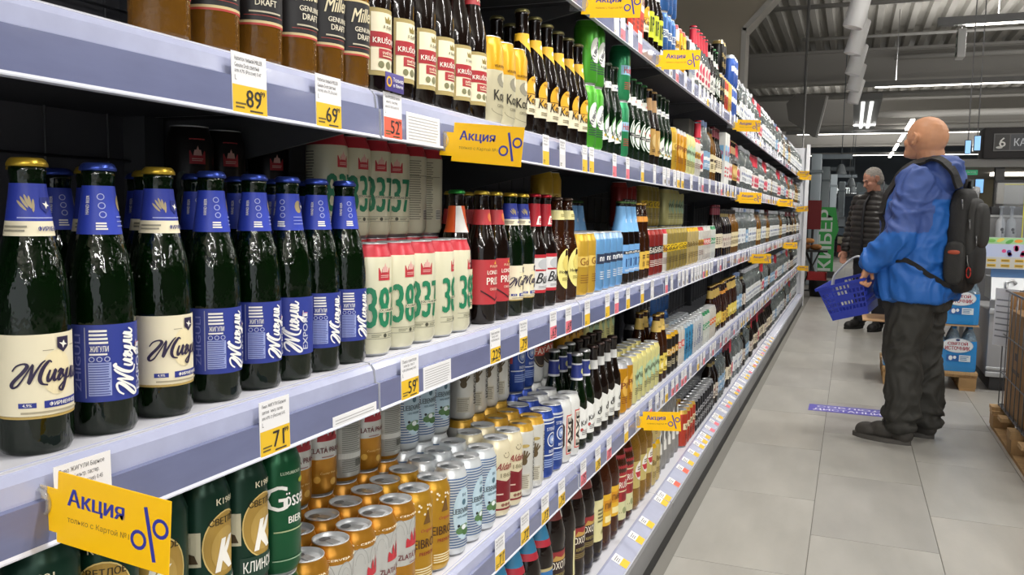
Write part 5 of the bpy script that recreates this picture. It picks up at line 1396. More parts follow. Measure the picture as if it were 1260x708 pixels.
for (x, y, z) in [(-.225, .135, 1.30), (-.262, .125, 1.20), (-.292, .108, 1.12), (-.262, .13, 1.02)]:
    b = MB(); b.tube([(x, y, z), (x-.004, y+.006, z-.02)], .004, zp, 6); b.tube([(x-.004, y+.006, z-.02), (x-.006, y+.007, z-.05)], .0028, zp, 6); b.build('zip_pull', bp)
b = MB(); b.tube([(-.275+.010*math.cos(t), .138, .935+.026*math.sin(t)) for t in [2*PI*i/16 for i in range(16)]], .0032, M('#c4382e', .35, .5), 6, True); b.build('carabiner', bp)
b = MB(); b.tube([(-.262, .134, 1.02), (-.268, .139, .985), (-.275, .138, .962)], .003, zp, 6); b.build('zip_cord', bp)

# ---- blue shopping basket hanging from his hand
bk = thing('shopping_basket', 'blue plastic shopping basket held by the man in the blue jacket', 'basket', (.045, 5.0, .68), 0)
bk.scale = (.82, .82, .82); bk.rotation_euler = (math.radians(4), math.radians(-17), math.radians(-12))
bc = M('#20329a', .4); hd = M('#b9bbc0', .35)
def lattice(p00, p10, p11, p01, nu, nv, hole, th=.004):
    """one moulded wall: a grid with real openings"""
    P = [Vector(p) for p in (p00, p10, p11, p01)]
    V = []; idx = {}; Fs = []
    def pt(i, j):
        if (i, j) not in idx:
            q = lambda t, n: ((t+1)//2*.45+t//2*1.0)/(n*1.45+.45)
            a = q(i, nu); c = q(j, nv)
            idx[(i, j)] = len(V); V.append((P[0]*(1-a)+P[1]*a)*(1-c)+(P[3]*(1-a)+P[2]*a)*c)
        return idx[(i, j)]
    for i in range(nu*2+1):
        for j in range(nv*2+1):
            if i % 2 == 1 and j % 2 == 1 and hole(i//2, j//2): continue
            Fs.append((pt(i, j), pt(i+1, j), pt(i+1, j+1), pt(i, j+1)))
    n = (P[1]-P[0]).cross(P[3]-P[0]).normalized()*th
    k = len(V); V2 = V+[v-n for v in V]
    F2 = Fs+[tuple(i+k for i in f[::-1]) for f in Fs]
    cnt = {}
    for f in Fs:
        for a, c in zip(f, f[1:]+f[:1]): cnt[(a, c)] = 1
    for (a, c) in list(cnt):
        if (c, a) not in cnt: F2.append((c, a, a+k, c+k))
    q = MB(); q.add([tuple(v) for v in V2], F2, bc); return q
wx, wy, H = .145, .21, .225; tx, ty = .115, .175
B = [(-tx, -ty, 0), (tx, -ty, 0), (tx, ty, 0), (-tx, ty, 0)]; U = [(-wx, -wy, H), (wx, -wy, H), (wx, wy, H), (-wx, wy, H)]
for i in range(4):
    j = (i+1) % 4; n = 11 if i % 2 == 0 else 15
    lattice(B[i], B[j], U[j], U[i], n, 6, (lambda nn: (lambda a, c: c in (1, 2, 4) or (c == 3 and (a < 3 or a > nn-4)) or (c == 5 and nn//2-2 <= a <= nn//2+2)))(n)).build('wall', bk)
lattice(B[0], B[1], B[2], B[3], 6, 9, lambda a, c: True).build('base', bk)
b = MB()
for i in range(4):
    a, c = Vector(U[i]), Vector(U[(i+1) % 4]); d = (c-a).normalized(); n = Vector((d.y, -d.x, 0))
    v = [a-d*.0, c, c+n*.014, a+n*.014]; v = [Vector(p)+(d*.014 if k == 2 else -d*.014 if k == 3 else Vector()) for k, p in enumerate(v)]
    b.add([tuple(p+Vector((0, 0, h))) for h in (-.012, .006) for p in v], [(3, 2, 1, 0), (4, 5, 6, 7), (0, 1, 5, 4), (1, 2, 6, 5), (2, 3, 7, 6), (3, 0, 4, 7)], bc)
b.build('rim', bk)
for s in (-1, 1):
    b = MB(); b.tube(smooth3([(-wx+.05, s*.03, H-.01), (-wx+.08, s*.02, H+.05), (.0, s*.012, H+.095), (.08, s*.01, H+.135), (.13, s*.012, H+.12), (wx-.005, s*.03, H-.01)], 5), .0058, hd, 8); b.build('handle', bk)

# ---- grey-haired man in the black quilted jacket, reading
PHI2 = math.radians(238)
O2 = Vector((.225, 9.85, 0))
hp, HM = head_prims((.075, 0, 1.605), pitch=-.42, yaw=-.55)
body = hp+[CAP((-.01, 0, 1.42), .058, (.04, 0, 1.56), .056), CAP((0, .08, 1.36), .065, (0, -.08, 1.36), .065), LOFT([(0, 0, .86, .10, .14), (.01, 0, 1.0, .11, .135), (0, 0, 1.25, .11, .15), (-.01, 0, 1.40, .08, .12)]),
  CAP((0, .19, 1.37), .045, (.0, .25, 1.09), .04), CAP((.0, .25, 1.09), .04, (.04, .30, .85), .028), CAP((0, -.19, 1.37), .045, (-.03, -.26, 1.1), .04), CAP((-.03, -.26, 1.1), .04, (.04, -.30, .85), .028),
  CAP((0, .09, .88), .08, (.02, .10, .50), .055), CAP((.02, .10, .50), .05, (-.03, .11, .10), .035), CAP((0, -.09, .88), .08, (.02, -.10, .50), .055), CAP((.02, -.10, .50), .05, (-.03, -.11, .10), .035)]
body += hand_prims((.045, -.302, .835), (.15, -.05, -1), (.6, .75, 0), (.8, .2, 0), .55)
body += hand_prims((.045, .302, .835), (.15, .05, -1), (.6, -.75, 0), (.8, -.2, 0), .55)
p2 = link('person', blob('person', body, .0055, [M('#b88570', .5, var=.06, vscale=25, spec=.3)], smooth=3), None, O2, PHI2)
tag(p2, 'grey-haired man in black quilted jacket looking down', 'person')
eyes(HM, p2, '#a87662', '#8a5c4c')
hair = xform([ELL((-.022, 0, .036), (.097, .081, .090)), ELL((-.05, 0, -.01), (.066, .079, .075))], HM)
def hdisp(co, n): return .004*noise.noise(co*60)
hme = blob('hair', hair, .006, [M('#8d8780', .85, bump=.4, bscale=150)], None, hdisp, 2); link('hair', hme, p2)
for s in (-1, 1):
    b = MB(); b.tube([HM @ Vector((.090, s*.016, .020)), HM @ Vector((.089, s*.032, .025)), HM @ Vector((.078, s*.047, .020))], .0042, M('#6f6862', .8), 6); b.build('eyebrow', p2)
b = MB(); b.tube([HM @ Vector((.092, -.02, -.060)), HM @ Vector((.099, 0, -.0595)), HM @ Vector((.092, .02, -.060))], .0028, M('#8a4f46', .5), 6); b.build('mouth', p2)
jk = M('#2b2826', .42, bump=.08, bscale=60)
jp = [LOFT([(.0, 0, .77, .16, .22), (.0, 0, .83, .17, .23), (.01, 0, .98, .17, .225), (.0, 0, 1.18, .175, .235), (-.01, 0, 1.32, .155, .225), (-.01, 0, 1.41, .115, .165), (.0, 0, 1.48, .085, .092)]),
  CAP((-.01, .18, 1.37), .085, (.0, .255, 1.10), .072), CAP((.0, .255, 1.10), .07, (.03, .295, .88), .055), CAP((-.01, -.18, 1.37), .085, (-.03, -.265, 1.10), .074), CAP((-.03, -.265, 1.10), .072, (.03, -.295, .88), .055), CAP((-.04, .06, 1.47), .04, (-.04, -.06, 1.47), .04)]
def puff(co, n):
    w = abs(math.sin(co.z*PI/.058+.35*math.sin(co.y*9)))
    return .016*(w**.6)-.008+.004*noise.noise(co*14)
link('jacket', blob('jacket', jp, .009, [jk], None, puff, 3), p2)
b = MB(); b.tube([(.10, .0, 1.44), (.165, -.02, 1.35), (.19, -.02, 1.2), (.19, -.02, 1.0), (.18, -.02, .80)], .014, M('#15151a', .6), 8); b.build('zip_placket', p2)
tp_ = [LOFT([(0, 0, .90, .13, .18), (0, 0, .78, .15, .185), (0, 0, .72, .14, .18)]), CAP((0, .09, .80), .11, (.02, .10, .50), .085), CAP((.02, .10, .50), .085, (-.02, .11, .12), .075), CAP((0, -.09, .80), .11, (.02, -.10, .50), .085), CAP((.02, -.10, .50), .085, (-.02, -.11, .12), .075)]
link('trousers', blob('trousers', tp_, .010, [M('#1d1e24', .8)], None, folds(9, .009, .6), 4), p2)
shoe('boot', p2, (-.03, .11, 0), .1, '#1f1d1c', '#171615', .29); shoe('boot', p2, (-.03, -.11, 0), -.15, '#1f1d1c', '#171615', .29)

# ================================================================ RIGHT SIDE AND BACKGROUND
# ---- purple floor sticker
t = thing('floor_sticker', 'purple floor sticker with white lettering beside the boots', 'sticker', (.155, 5.60, .0006), 0)
b = MB(); b.box(-.35, .35, -.095, .095, 0, .0008, M('#5b54b4', .4)); b.build('sheet', t)
f = MB()
for V, Fs, m, l in [T('СОБЛЮДАЙТЕ', 0, .042, .058, '#e9e8f2', w=.60, off=.03), T('ДИСТАНЦИЮ 1,5 М', 0, -.045, .058, '#e9e8f2', w=.64, off=.03)]:
    f.add([(p[0], p[1], .0012+.0004*(p[2] if len(p) > 2 else 0)) for p in V], Fs, m)
f.build('lettering', t)

# ---- pallet with shrink-wrapped water
wood = M('#a8865a', .8, var=.18, vscale=9, stretch=(1, 6, 1)); woodx = M('#b8966a', .8, var=.18, vscale=9, stretch=(6, 1, 1))
def pallet(label, x0, x1, y0, y1, h=.13):
    t = thing('pallet', label, 'pallet', ((x0+x1)/2, (y0+y1)/2, 0))
    hx, hy = (x1-x0)/2, (y1-y0)/2
    for sx in (-1, 0, 1):
        for sy in (-1, 0, 1):
            b = MB(); b.box(sx*(hx-.06)-.055, sx*(hx-.06)+.055, sy*(hy-.07)-.065, sy*(hy-.07)+.065, .018, h-.04, wood); b.build('block', t)
    for sx in (-1, 0, 1):
        b = MB(); b.box(sx*(hx-.06)-.05, sx*(hx-.06)+.05, -hy, hy, 0, .018, wood); b.build('runner', t)
    for sy in (-1, 0, 1):
        b = MB(); b.box(-hx, hx, sy*(hy-.07)-.05, sy*(hy-.07)+.05, h-.04, h-.02, woodx); b.build('stringer', t)
    n = 5
    for i in range(n):
        c = -hy+.05+(2*hy-.1)*i/(n-1)
        b = MB(); b.box(-hx, hx, c-.048, c+.048, h-.02, h, woodx); b.build('deck_board', t)
    return t
pallet('wooden pallet under the stacked water packs', .26, .87, 6.62, 7.3)
cl = M('#b9d3e6', .08, trans=.7); film = M('#2b87cc', .25, coat=.4, bump=.25, bscale=25); capm = M('#3a86c8', .4)
wp = [(0, .0), (.03, .0), (.047, .006), (.049, .02), (.049, .19), (.047, .215), (.034, .255), (.02, .285), (.014, .297), (.014, .31), (0, .31)]
bb = MB(); bb.lathe(wp, cl, 18); wbm = bb.mesh('bottle')
bb = MB(); bb.lathe([(.0155, .297), (.0155, .318), (0, .319)], capm, 14); wcm = bb.mesh('cap')
fb = MB(); 
# film follows the bottle tops: a shrunk sleeve round six bottles
n = 40; V = []; Fs = []
for z, k in ((0, .985), (.02, 1.0), (.10, 1.004), (.185, 1.0), (.215, .985)):
    for i in range(n):
        a = 2*PI*i/n; e = .38; cx = math.copysign(abs(math.cos(a))**e, math.cos(a)); cy = math.copysign(abs(math.sin(a))**e, math.sin(a))
        V.append((cx*.1505*k+.0015*math.sin(6*a), cy*.1025*k, z))
for j in range(4):
    for i in range(n): Fs.append((j*n+i, j*n+(i+1) % n, (j+1)*n+(i+1) % n, (j+1)*n+i))
fb.add(V, Fs, film, True); filmM = fb.mesh('film')
fp = flat([EL(.02, .197, .098, .052, '#dfe6ea', 1), RING(.02, .197, .098, .052, .004, '#b8c4d0', 2), T('СВЯТОЙ', .02, .213, .027, '#a83248', w=.125, off=.05), T('ИСТОЧНИК', .02, .178, .027, '#a83248', w=.155, off=.05), RC(-.045, .085, .03, .13, '#1f5fa8', 1), EL(-.02, .107, .013, .017, '#e4ebf0', 2, 12), EL(.006, .112, .010, .012, '#e4ebf0', 2, 12), RC(.033, .085, .105, .13, '#d6e2ea', 1), LINES(.04, .095, .092, .124, 3, '#5a86b0', 2, .3), EL(.02, .236, .014, .008, '#2c3f70', 2, 12)], .0006, 'y')
fp.v = [(x, y-.1045, z-.012) for x, y, z in fp.v]; fpm = fp.mesh('film_print')
zl = ['bottom', 'middle', 'top']
for lv in range(3):
    z = .131+lv*.334
    for c in range(2):
        x = .715-.305*c
        t = thing('water_pack', 'blue shrink-wrapped six pack of water, %s layer, %s' % (zl[lv], ('beside the freezer' if c == 0 else 'behind the bald man')), 'water pack', (x, 6.74, z), 0, 'water packs on the pallet')
        for i in range(3):
            for j in range(2):
                o = link('bottle', wbm, t, (-.1+.1*i, -.05+.1*j, .002)); link('cap', wcm, o)
        link('film', filmM, t, (0, 0, .001)); link('film_print', fpm, t)
    if lv < 2:
        b = MB(); b.box(-.375, .375, -.11, .33, 0, .009, M('#b8926a', .8)); o = b.build('divider_sheet', None, (.485, 6.74, z+.322)); tag(o, 'thin wooden divider sheet on the %s water layer' % zl[lv], 'sheet')

# ---- chest freezer with a sloping price board
fz = thing('chest_freezer', 'grey chest freezer beside the water packs', 'freezer', (0, 0, 0))
gm = M('#a4a4a6', .45); gl = M('#b9bbbd', .3, .3); gd = M('#8a8b8e', .5)
X0, X1, Y0, Y1 = .93, 3.2, 6.72, 7.6
b = MB(); b.box(X0, X1, Y0, Y1, .10, .56, gm, .006); b.build('body', fz)
b = MB(); b.box(X0+.03, X1, Y0+.03, Y1, 0, .10, M('#3a3a3c', .6)); b.build('plinth', fz)
for z0, z1, m, o in ((.10, .135, gl, .018), (.15, .17, gl, .012), (.545, .585, gl, .022), (.585, .645, gd, .006)):
    b = MB(); b.box(X0-.004, X1, Y0-o, Y0, z0, z1, m, .004); b.build('bumper_strip', fz)
b = MB(); b.add([(X0, Y0-.02, .645), (X1, Y0-.02, .645), (X1, Y0+.02, .80), (X0, Y0+.02, .80), (X0, Y0+.3, .645), (X1, Y0+.3, .645), (X0, Y0+.3, .80), (X1, Y0+.3, .80)], [(0, 1, 2, 3), (4, 0, 3, 6), (1, 5, 7, 2), (3, 2, 7, 6), (5, 4, 6, 7)], M('#c4c7ca', .25, .3)); b.build('front_rail', fz)
b = MB(); b.tube([(1.02, Y0-.035, .70), (1.02, Y0-.02, .77), (1.06, Y0-.01, .785), (1.08, Y0-.005, .76)], .011, M('#d9dbdd', .2, .6), 8); b.build('lid_handle', fz)
b = MB(); b.box(.97, 1.06, Y0-.012, Y0-.005, .60, .63, M('#e4e4e4', .5)); p = flat([T('CARAVELL', 1.015, .615, .014, '#b03a3a', w=.07)], .001, 'y'); p.v = [(x, y+Y0-.0125, z) for x, y, z in p.v]; b.merge(p); b.build('maker_plate', fz)
b = MB(); b.box(X0, X1, Y0+.06, Y0+.07, .80, .86, M('#4a7ab0', .3, alpha=.6)); b.build('glass_edge', fz)
pb = thing('price_board', 'fruit picture price board on the chest freezer', 'sign', (0, Y0+.05, .83))
b = MB(); b.box(.88, 3.0, 0, .012, .03, .25, M('#cfd4dc', .4)); b.build('board', pb)
sh = [RC(.885, .205, 2.9, .248, '#a9d69a', 1), RC(.885, .115, 2.9, .2, '#c3cce6', 1), RC(.885, .035, 2.9, .11, '#c9c6bc', 1)]
for i in range(12):
    x = .92+i*.055; sh.append(EL(x, .226+.006*math.sin(i*2.1), .026, .012, ['#7fc45a', '#e8d45a', '#5fae52', '#f0a03a'][i % 4], 2, 12, rot=.5*math.sin(i)))
for i in range(14): sh.append(EL(1.0+.16*((i*.37) % 1)+.02*(i % 2), .155+.028*math.sin(i*1.7), .014, .013, ['#e04a8a', '#f07aa8', '#c83a6a', '#5a5aa8'][i % 4], 3, 10))
for r in range(2):
    for i in range(14): sh += [RC(.90+i*.085, .042+r*.036, .955+i*.085, .062+r*.036, '#dcb43c', 2), LINES(.905+i*.085, .95+i*.085, .046+r*.036, .058+r*.036, 1, '#7a5a1c', 3, .2)]
flat(sh, .0008, 'y').build('print', pb)

# ---- wire crate with cartons on a pallet at the right edge
pallet('wooden pallet under the wire crate at the right edge', .80, 1.6, 4.25, 5.56, .13)
wc = thing('wire_crate', 'grey wire crate holding brown cartons', 'crate', (0, 0, 0))
wm = M('#77787a', .4, .6)
x0, x1, y0, y1, z0, z1 = .84, 1.56, 4.32, 5.52, .131, .80
for yy in [y0+(y1-y0)*i/10 for i in range(11)]:
    b = MB(); b.tube([(x0, yy, z0), (x0, yy, z1)], .003, wm, 6); b.build('upright_wire', wc)
for xx in [x0+(x1-x0)*i/8 for i in range(9)]:
    for yy in (y0, y1):
        b = MB(); b.tube([(xx, yy, z0), (xx, yy, z1)], .003, wm, 6); b.build('upright_wire', wc)
for zz in (z0+.01, z0+.2, z0+.42, z1):
    b = MB(); b.tube([(x0, y0, zz), (x0, y1, zz), (x1, y1, zz), (x1, y0, zz)], .0035 if zz < z1 else .006, wm, 6, True); b.build('ring_wire', wc)
b = MB(); b.box(x0+.004, x1-.004, y0+.004, y1-.004, z0, z0+.008, wm); b.build('floor_sheet', wc)
cb = M('#a07c52', .8, var=.08, vscale=6)
for i, (xa, xb, ya, yb, h, lb) in enumerate([(.856, 1.5, 4.9, 5.46, .56, 'tall brown carton at the back of the wire crate'), (.856, 1.5, 4.38, 4.86, .42, 'low brown carton at the front of the wire crate')]):
    t = thing('carton', lb, 'box', ((xa+xb)/2, (ya+yb)/2, z0+.0085))
    hx, hy = (xb-xa)/2, (yb-ya)/2
    b = MB(); b.box(-hx, hx, -hy, hy, 0, h, cb, .004); b.build('box_body', t)
    for s in (-1, 1):
        b = MB(); v = [(-hx, s*hy, h), (hx, s*hy, h), (hx, s*(hy-.02), h+.1), (-hx, s*(hy-.02), h+.1)]; v += [(p[0], p[1]-s*.004, p[2]) for p in v]
        b.add(v, [(0, 1, 2, 3), (7, 6, 5, 4), (0, 4, 5, 1), (1, 5, 6, 2), (2, 6, 7, 3), (3, 7, 4, 0)], cb); b.build('flap', t)
    b = MB(); b.box(-hx-.001, -hx, -.03, .03, h*.55, h*.62, M('#4a3a2c', .6)); b.build('print', t); b = MB(); b.box(-hx-.001, -hx, -.12, .1, h*.42, h*.46, M('#5a4632', .6)); b.build('print', t)
for i, (yy, zz, c) in enumerate([(5.0, .72, '#b8402c'), (5.2, .74, '#d8632c'), (4.55, .57, '#b83a2c')]):
    t = thing('snack_bag', ['dark red', 'orange', 'red'][i]+' snack bag lying on a carton in the crate', 'bag', (.99, yy, zz-.012))
    rbox((0, 0, .035), (.07, .09, .035), .8, mm=M(c, .3, bump=.5, bscale=20)).build('bag_body', t)
t = thing('paper_sheet', 'white paper sheet hanging on the wire crate', 'paper', (x0-.006, 5.51, .48), math.radians(42))
b = MB(); b.box(-.001, 0, -.09, .06, 0, .33, M('#e4e6ea', .6)); b.build('sheet', t); b = MB(); b.add([(-.0016, -.07+.12*k, .05+.035*i) for i in range(7) for k in (0, 1)]+[(-.0016, -.07+.12*k, .058+.035*i) for i in range(7) for k in (1, 0)], [(2*i, 2*i+1, 14+2*i, 15+2*i) for i in range(7)], M('#8d9096', .6)); b.build('print', t)

# ---- cash desk 6
kd = thing('cash_desk_canopy', 'dark canopy over the cash desk behind the freezer', 'canopy', (0, 0, 0))
dk = M('#2c2827', .6)
b = MB(); b.box(1.17, 4.5, 9.5, 9.9, 1.80, 2.10, dk, .004); b.build('fascia', kd)
b = MB(); b.box(.85, 4.5, 9.55, 12.5, 1.72, 1.80, M('#8a8884', .6)); b.build('soffit', kd)
b = MB(); b.box(1.45, 4.4, 12.4, 12.5, 0, 1.72, M('#a39b82', .7)); b.build('rear_wall', kd)
b = MB(); b.box(1.30, 1.38, 9.6, 9.7, 0, 1.72, M('#4a4846', .5)); b.build('post', kd)
b = MB(); b.box(1.40, 1.9, 10.6, 10.75, 1.685, 1.72, M('#fff8ea', .4, emit=5)); b.build('lamp', kd)
sg = thing('cash_desk_sign', 'grey sign with number six and lettering on the dark canopy', 'sign', (0, 9.497, 0))
b = MB(); b.box(1.25, 1.80, -.012, 0, 1.87, 2.04, M('#6a6866', .4)); b.build('frame', sg)
p = flat([RC(1.26, 1.88, 1.385, 2.03, '#4a4846', 1), RC(1.395, 1.88, 1.79, 2.03, '#55565a', 1), T('6', 1.325, 1.955, .09, '#f0efea', layer=2), T('КАССА', 1.56, 1.955, .075, '#dfe2e6', w=.27, layer=2), EL(1.30, 1.905, .03, .012, '#d9d8d2', 2, 10)], .0015, 'y'); p.v = [(x, y-.012, z) for x, y, z in p.v]; p.build('lettering', sg)
for nm, xa, xb, za, zb, yy, lb in [('a', 1.0, 1.055, 1.84, 1.98, 9.46, 'left'), ('b', 1.075, 1.135, 1.87, 2.02, 9.44, 'right')]:
    t = thing('price_screen', '%s light blue screen hanging beside the cash desk sign' % lb, 'screen', ((xa+xb)/2, yy, za))
    w = xb-xa; b = MB(); b.box(-w/2, w/2, 0, .03, 0, zb-za, M('#2a2a2c', .4), .003); b.build('housing', t)
    b = MB(); b.tube([(0, .015, zb-za), (0, .015, 4.52-za)], .006, housing, 6); b.build('hanger', t)
    b = MB(); b.box(-w/2+.004, w/2-.004, -.003, -.0005, .006, zb-za-.006, M('#8fc4ee', .3, emit=.9)); b.build('display', t)
t = thing('price_screen', 'lower light blue screen behind the backpack', 'screen', (1.165, 9.6, 1.46)); b = MB(); b.box(-.04, .04, 0, .03, 0, .15, M('#2a2a2c', .4), .003); b.build('housing', t); b = MB(); b.box(-.035, .035, -.003, -.0005, .008, .142, M('#7fb8ec', .3, emit=.9)); b.build('display', t)
t = thing('exit_sign', 'small green exit sign far behind the backpack', 'sign', (1.10, 9.7, 1.65)); b = MB(); b.box(-.055, .055, 0, .02, 0, .05, M('#2f9a6a', .4, emit=.5)); b.build('panel', t); flat([T('ВЫХОД', 0, .025, .022, '#d8efe2', w=.08)], .001, 'y').build('lettering', t)
t = thing('exit_sign', 'white exit sign hung below the nearest batten', 'sign', (.99, 10.42, 2.95)); b = MB(); b.box(-.02, .06, -.0, .24, .0, .30, M('#e4e4e2', .5), .004); b.build('housing', t)
b = MB(); b.box(-.0215, -.0203, .02, .22, .03, .27, M('#4a5a4e', .4)); b.build('panel', t); b = MB(); b.add([(-.0222, .04, .06), (-.0222, .2, .06), (-.0222, .2, .12), (-.0222, .04, .12)], [(0, 1, 2, 3)], M('#c9d2cc', .4)); b.add([(-.0222, .06, .15), (-.0222, .18, .15), (-.0222, .18, .23), (-.0222, .06, .23)], [(0, 1, 2, 3)], M('#c9d2cc', .4)); b.build('pictogram', t); b = MB(); b.tube([(.02, .1, .29), (.02, .1, .36)], .006, housing, 6); b.build('hanger', t)
# till and its gear
dsk = thing('cash_desk', 'grey cash desk counter behind the freezer', 'counter', (0, 0, 0))
b = MB(); b.box(1.0, 3.4, 8.2, 9.0, 0, .98, M('#6a6a6c', .5), .006); b.build('body', dsk); b = MB(); b.box(.97, 3.4, 8.15, 9.05, .98, 1.02, M('#8f9092', .35), .006); b.build('worktop', dsk)
t = thing('till', 'grey till with black screen on the cash desk', 'till', (1.20, 8.6, 1.02))
b = MB(); b.box(-.08, .30, -.12, .12, 0, .20, M('#8f8f8f', .45), .008); b.build('base', t); b = MB(); b.box(-.06, .28, -.06, .06, .20, .30, M('#3a3a3c', .5), .006); b.build('drawer', t); b = MB(); b.box(-.02, .26, -.02, .02, .32, .52, M('#b4b3ae', .4), .006); b.build('screen_back', t); b = MB(); b.box(-.03, .27, -.024, .024, .51, .535, M('#1c1c1e', .4)); b.build('screen_top', t)
b = MB(); b.box(-.07, .3, -.125, -.118, .205, .225, M('#c9c9c7', .3)); b.build('printer_slot', t)
for i, (xx, lb) in enumerate([(1.19, 'left'), (1.27, 'right')]):
    t = thing('sanitiser_bottle', '%s white pump bottle on the cash desk' % lb, 'bottle', (xx, 8.32, 1.02))
    b = MB(); b.lathe([(0, 0), (.035, 0), (.038, .005), (.038, .15), (.03, .18), (.014, .20), (.014, .22), (0, .22)], M('#d3d6da', .3), 18); b.build('bottle_body', t)
    b = MB(); b.lathe([(.012, .22), (.012, .28), (.02, .285), (.02, .30), (0, .30)], M('#b4bac2', .3), 12); b.build('pump', t)
    wrap([EL(-.05, .1, .014, .016, '#26262a', 1, 10), EL(-.045, .075, .011, .01, '#26262a', 1, 10)], lambda z: .038).build('emblem', t)
t = thing('acrylic_screen', 'tall clear screen with yellow edge on the cash desk', 'screen', (1.29, 8.25, 1.02)); b = MB(); b.box(-.10, .05, 0, .005, 0, .48, M('#c9ced4', .15, trans=.8, alpha=.5)); b.build('sheet', t); b = MB(); b.box(.05, .058, -.001, .006, 0, .48, M('#d8d23a', .4)); b.box(-.10, .058, -.001, .006, .48, .486, M('#d8d23a', .4)); b.build('yellow_edge', t)
t = thing('barrier_post', 'white barrier post left of the cash desk', 'post', (.955, 8.05, 0)); b = MB(); b.lathe([(0, 0), (.09, 0), (.09, .012), (.03, .02), (.026, .04), (.026, 1.42), (.034, 1.43), (.03, 1.47), (0, 1.48)], M('#b9babb', .35), 16); b.build('tube', t)
b = MB(); b.lathe([(.03, 1.03), (.06, 1.04), (.06, 1.08), (.03, 1.09)], M('#7a6a62', .5), 16); b.build('collar', t)
t = thing('poster', 'grey poster on the cream wall of the cash desk', 'poster', (1.95, 12.39, 1.45)); b = MB(); b.box(-.12, .12, -.005, 0, 0, .26, M('#7a786f', .6)); b.build('sheet', t); p = flat([EL(-.03, .14, .05, .07, '#4a4a46', 1, 12), EL(.05, .1, .04, .06, '#a9a79c', 1, 12)], .002, 'y'); p.v = [(x, y-.005, z) for x, y, z in p.v]; p.build('picture', t)

# ---- far hall: pillars, banner, tables
for i, (xx, yy, w, h) in enumerate([(-.62, 16, .17, 2.3), (-.57, 20, .16, 2.3), (-.50, 25, .17, 2.37), (-.35, 31, .2, 2.4)]):
    t = thing('display_pillar', 'pale display pillar in the far hall, %s from the shelving' % ordw(i+1), 'pillar', (xx, yy, 0), 0, 'pale pillars in the far hall')
    b = MB(); b.box(-w/2, w/2, -.2, .2, 0, h, M('#a9b4bb', .5), .01); b.build('shaft', t); b = MB(); b.box(-w/2-.02, w/2+.02, -.22, .22, h*.86, h*.88, M('#8a949a', .5)); b.build('band', t)
    b = MB(); b.box(-w/2, w/2+.5, -.05, .05, h-.08, h, M('#6c757c', .5)); b.build('arm', t)
for i, (xx, yy, zz) in enumerate([(-.24, 18, 2.05), (-.05, 22, 1.95), (.0, 26, 1.9)]):
    t = thing('bell_lamp', 'white bell lamp in the far hall, %s from the shelving' % ordw(i+1), 'lamp', (xx, yy, zz), 0, 'bell lamps in the far hall')
    b = MB(); b.lathe([(.03, .2), (.06, .16), (.10, .02), (.10, 0), (.09, .0), (.05, .14), (0, .15)], M('#8f979d', .4), 16); b.build('shade', t); b = MB(); b.lathe([(.085, .012), (0, .011)], M('#f4f6f4', .4, emit=4), 16); b.build('bulb', t); b = MB(); b.tube([(0, 0, .18), (0, 0, 4.52-zz)], .008, M('#6c757c', .5), 6); b.build('cord', t)
t = thing('banner', 'green banner with white vertical lettering at the far end', 'banner', (-.47, 18, .12))
b = MB(); v = [(-.18, 0, 0), (.17, 0, 0), (.17, 0, .62), (.24, 0, .82), (.17, 0, 1.28), (-.18, 0, 1.28)]; v += [(x, .03, z) for x, _, z in v]; b.add(v, [(0, 1, 2, 3, 4, 5), (11, 10, 9, 8, 7, 6)]+[(i, i+6, (i+1) % 6+6, (i+1) % 6) for i in range(6)], M('#3aa84e', .5)); b.build('panel', t)
flat([T('КИБЕР', 0, .62, .24, '#dfe9e2', w=1.2, rot=PI/2, off=.04)], .002, 'y').build('lettering', t)
b = MB(); b.box(-.2, .2, -.1, .13, -.12, 0, M('#3a3a3c', .6)); b.build('foot', t)
t = thing('display_stand', 'dark red display stand beside the green banner', 'stand', (-.58, 14.6, 0)); b = MB(); b.box(-.13, .12, 0, .03, 1.0, 1.47, M('#8a1f22', .5)); b.build('board', t); b = MB(); b.tube([(0, .015, 0), (0, .015, 1.0)], .02, M('#3a3a3c', .5), 8); b.box(-.15, .15, -.1, .13, 0, .015, M('#3a3a3c', .5)); b.build('stand', t)
t = thing('side_table', 'small dark folding table with brown goods at the far end', 'table', (-.52, 14, 0)); b = MB(); b.box(-.25, .2, -.2, .2, .66, .69, M('#2c2a28', .5)); b.build('top', t)
for s in (-1, 1):
    b = MB(); b.tube([(s*.18-.02, -.15, 0), (-s*.1-.02, -.15, .66)], .012, M('#2c2a28', .5), 6); b.build('leg', t); b = MB(); b.tube([(s*.18-.02, .15, 0), (-s*.1-.02, .15, .66)], .012, M('#2c2a28', .5), 6); b.build('leg', t)
for i, (xx, zz, c, r) in enumerate([(-.66, .69, '#8a5a34', (.09, .12, .05)), (-.58, .69, '#a8703c', (.08, .1, .045)), (-.62, .79, '#c98a4a', (.10, .12, .04))]):
    t = thing('bread_loaf', ['dark brown', 'mid brown', 'light golden'][i]+' loaf on the small folding table', 'bread', (xx+(.09 if i == 1 else 0), 14+(.0 if i != 1 else .0), zz)); rbox((0, 0, r[2]), r, .75, mm=M(c, .7, var=.2, vscale=20)).build('crust', t)
t = thing('black_bin', 'black bin on the floor at the far end', 'bin', (-.42, 13.6, 0)); b = MB(); b.lathe([(0, .0), (.12, 0), (.14, .24), (.15, .25), (.13, .25), (.11, .02), (0, .02)], M('#1c1c1e', .5), 20); b.build('tub', t)
t = thing('red_crate', 'red crate standing on the black bin', 'crate', (-.44, 13.6, .251)); b = MB()
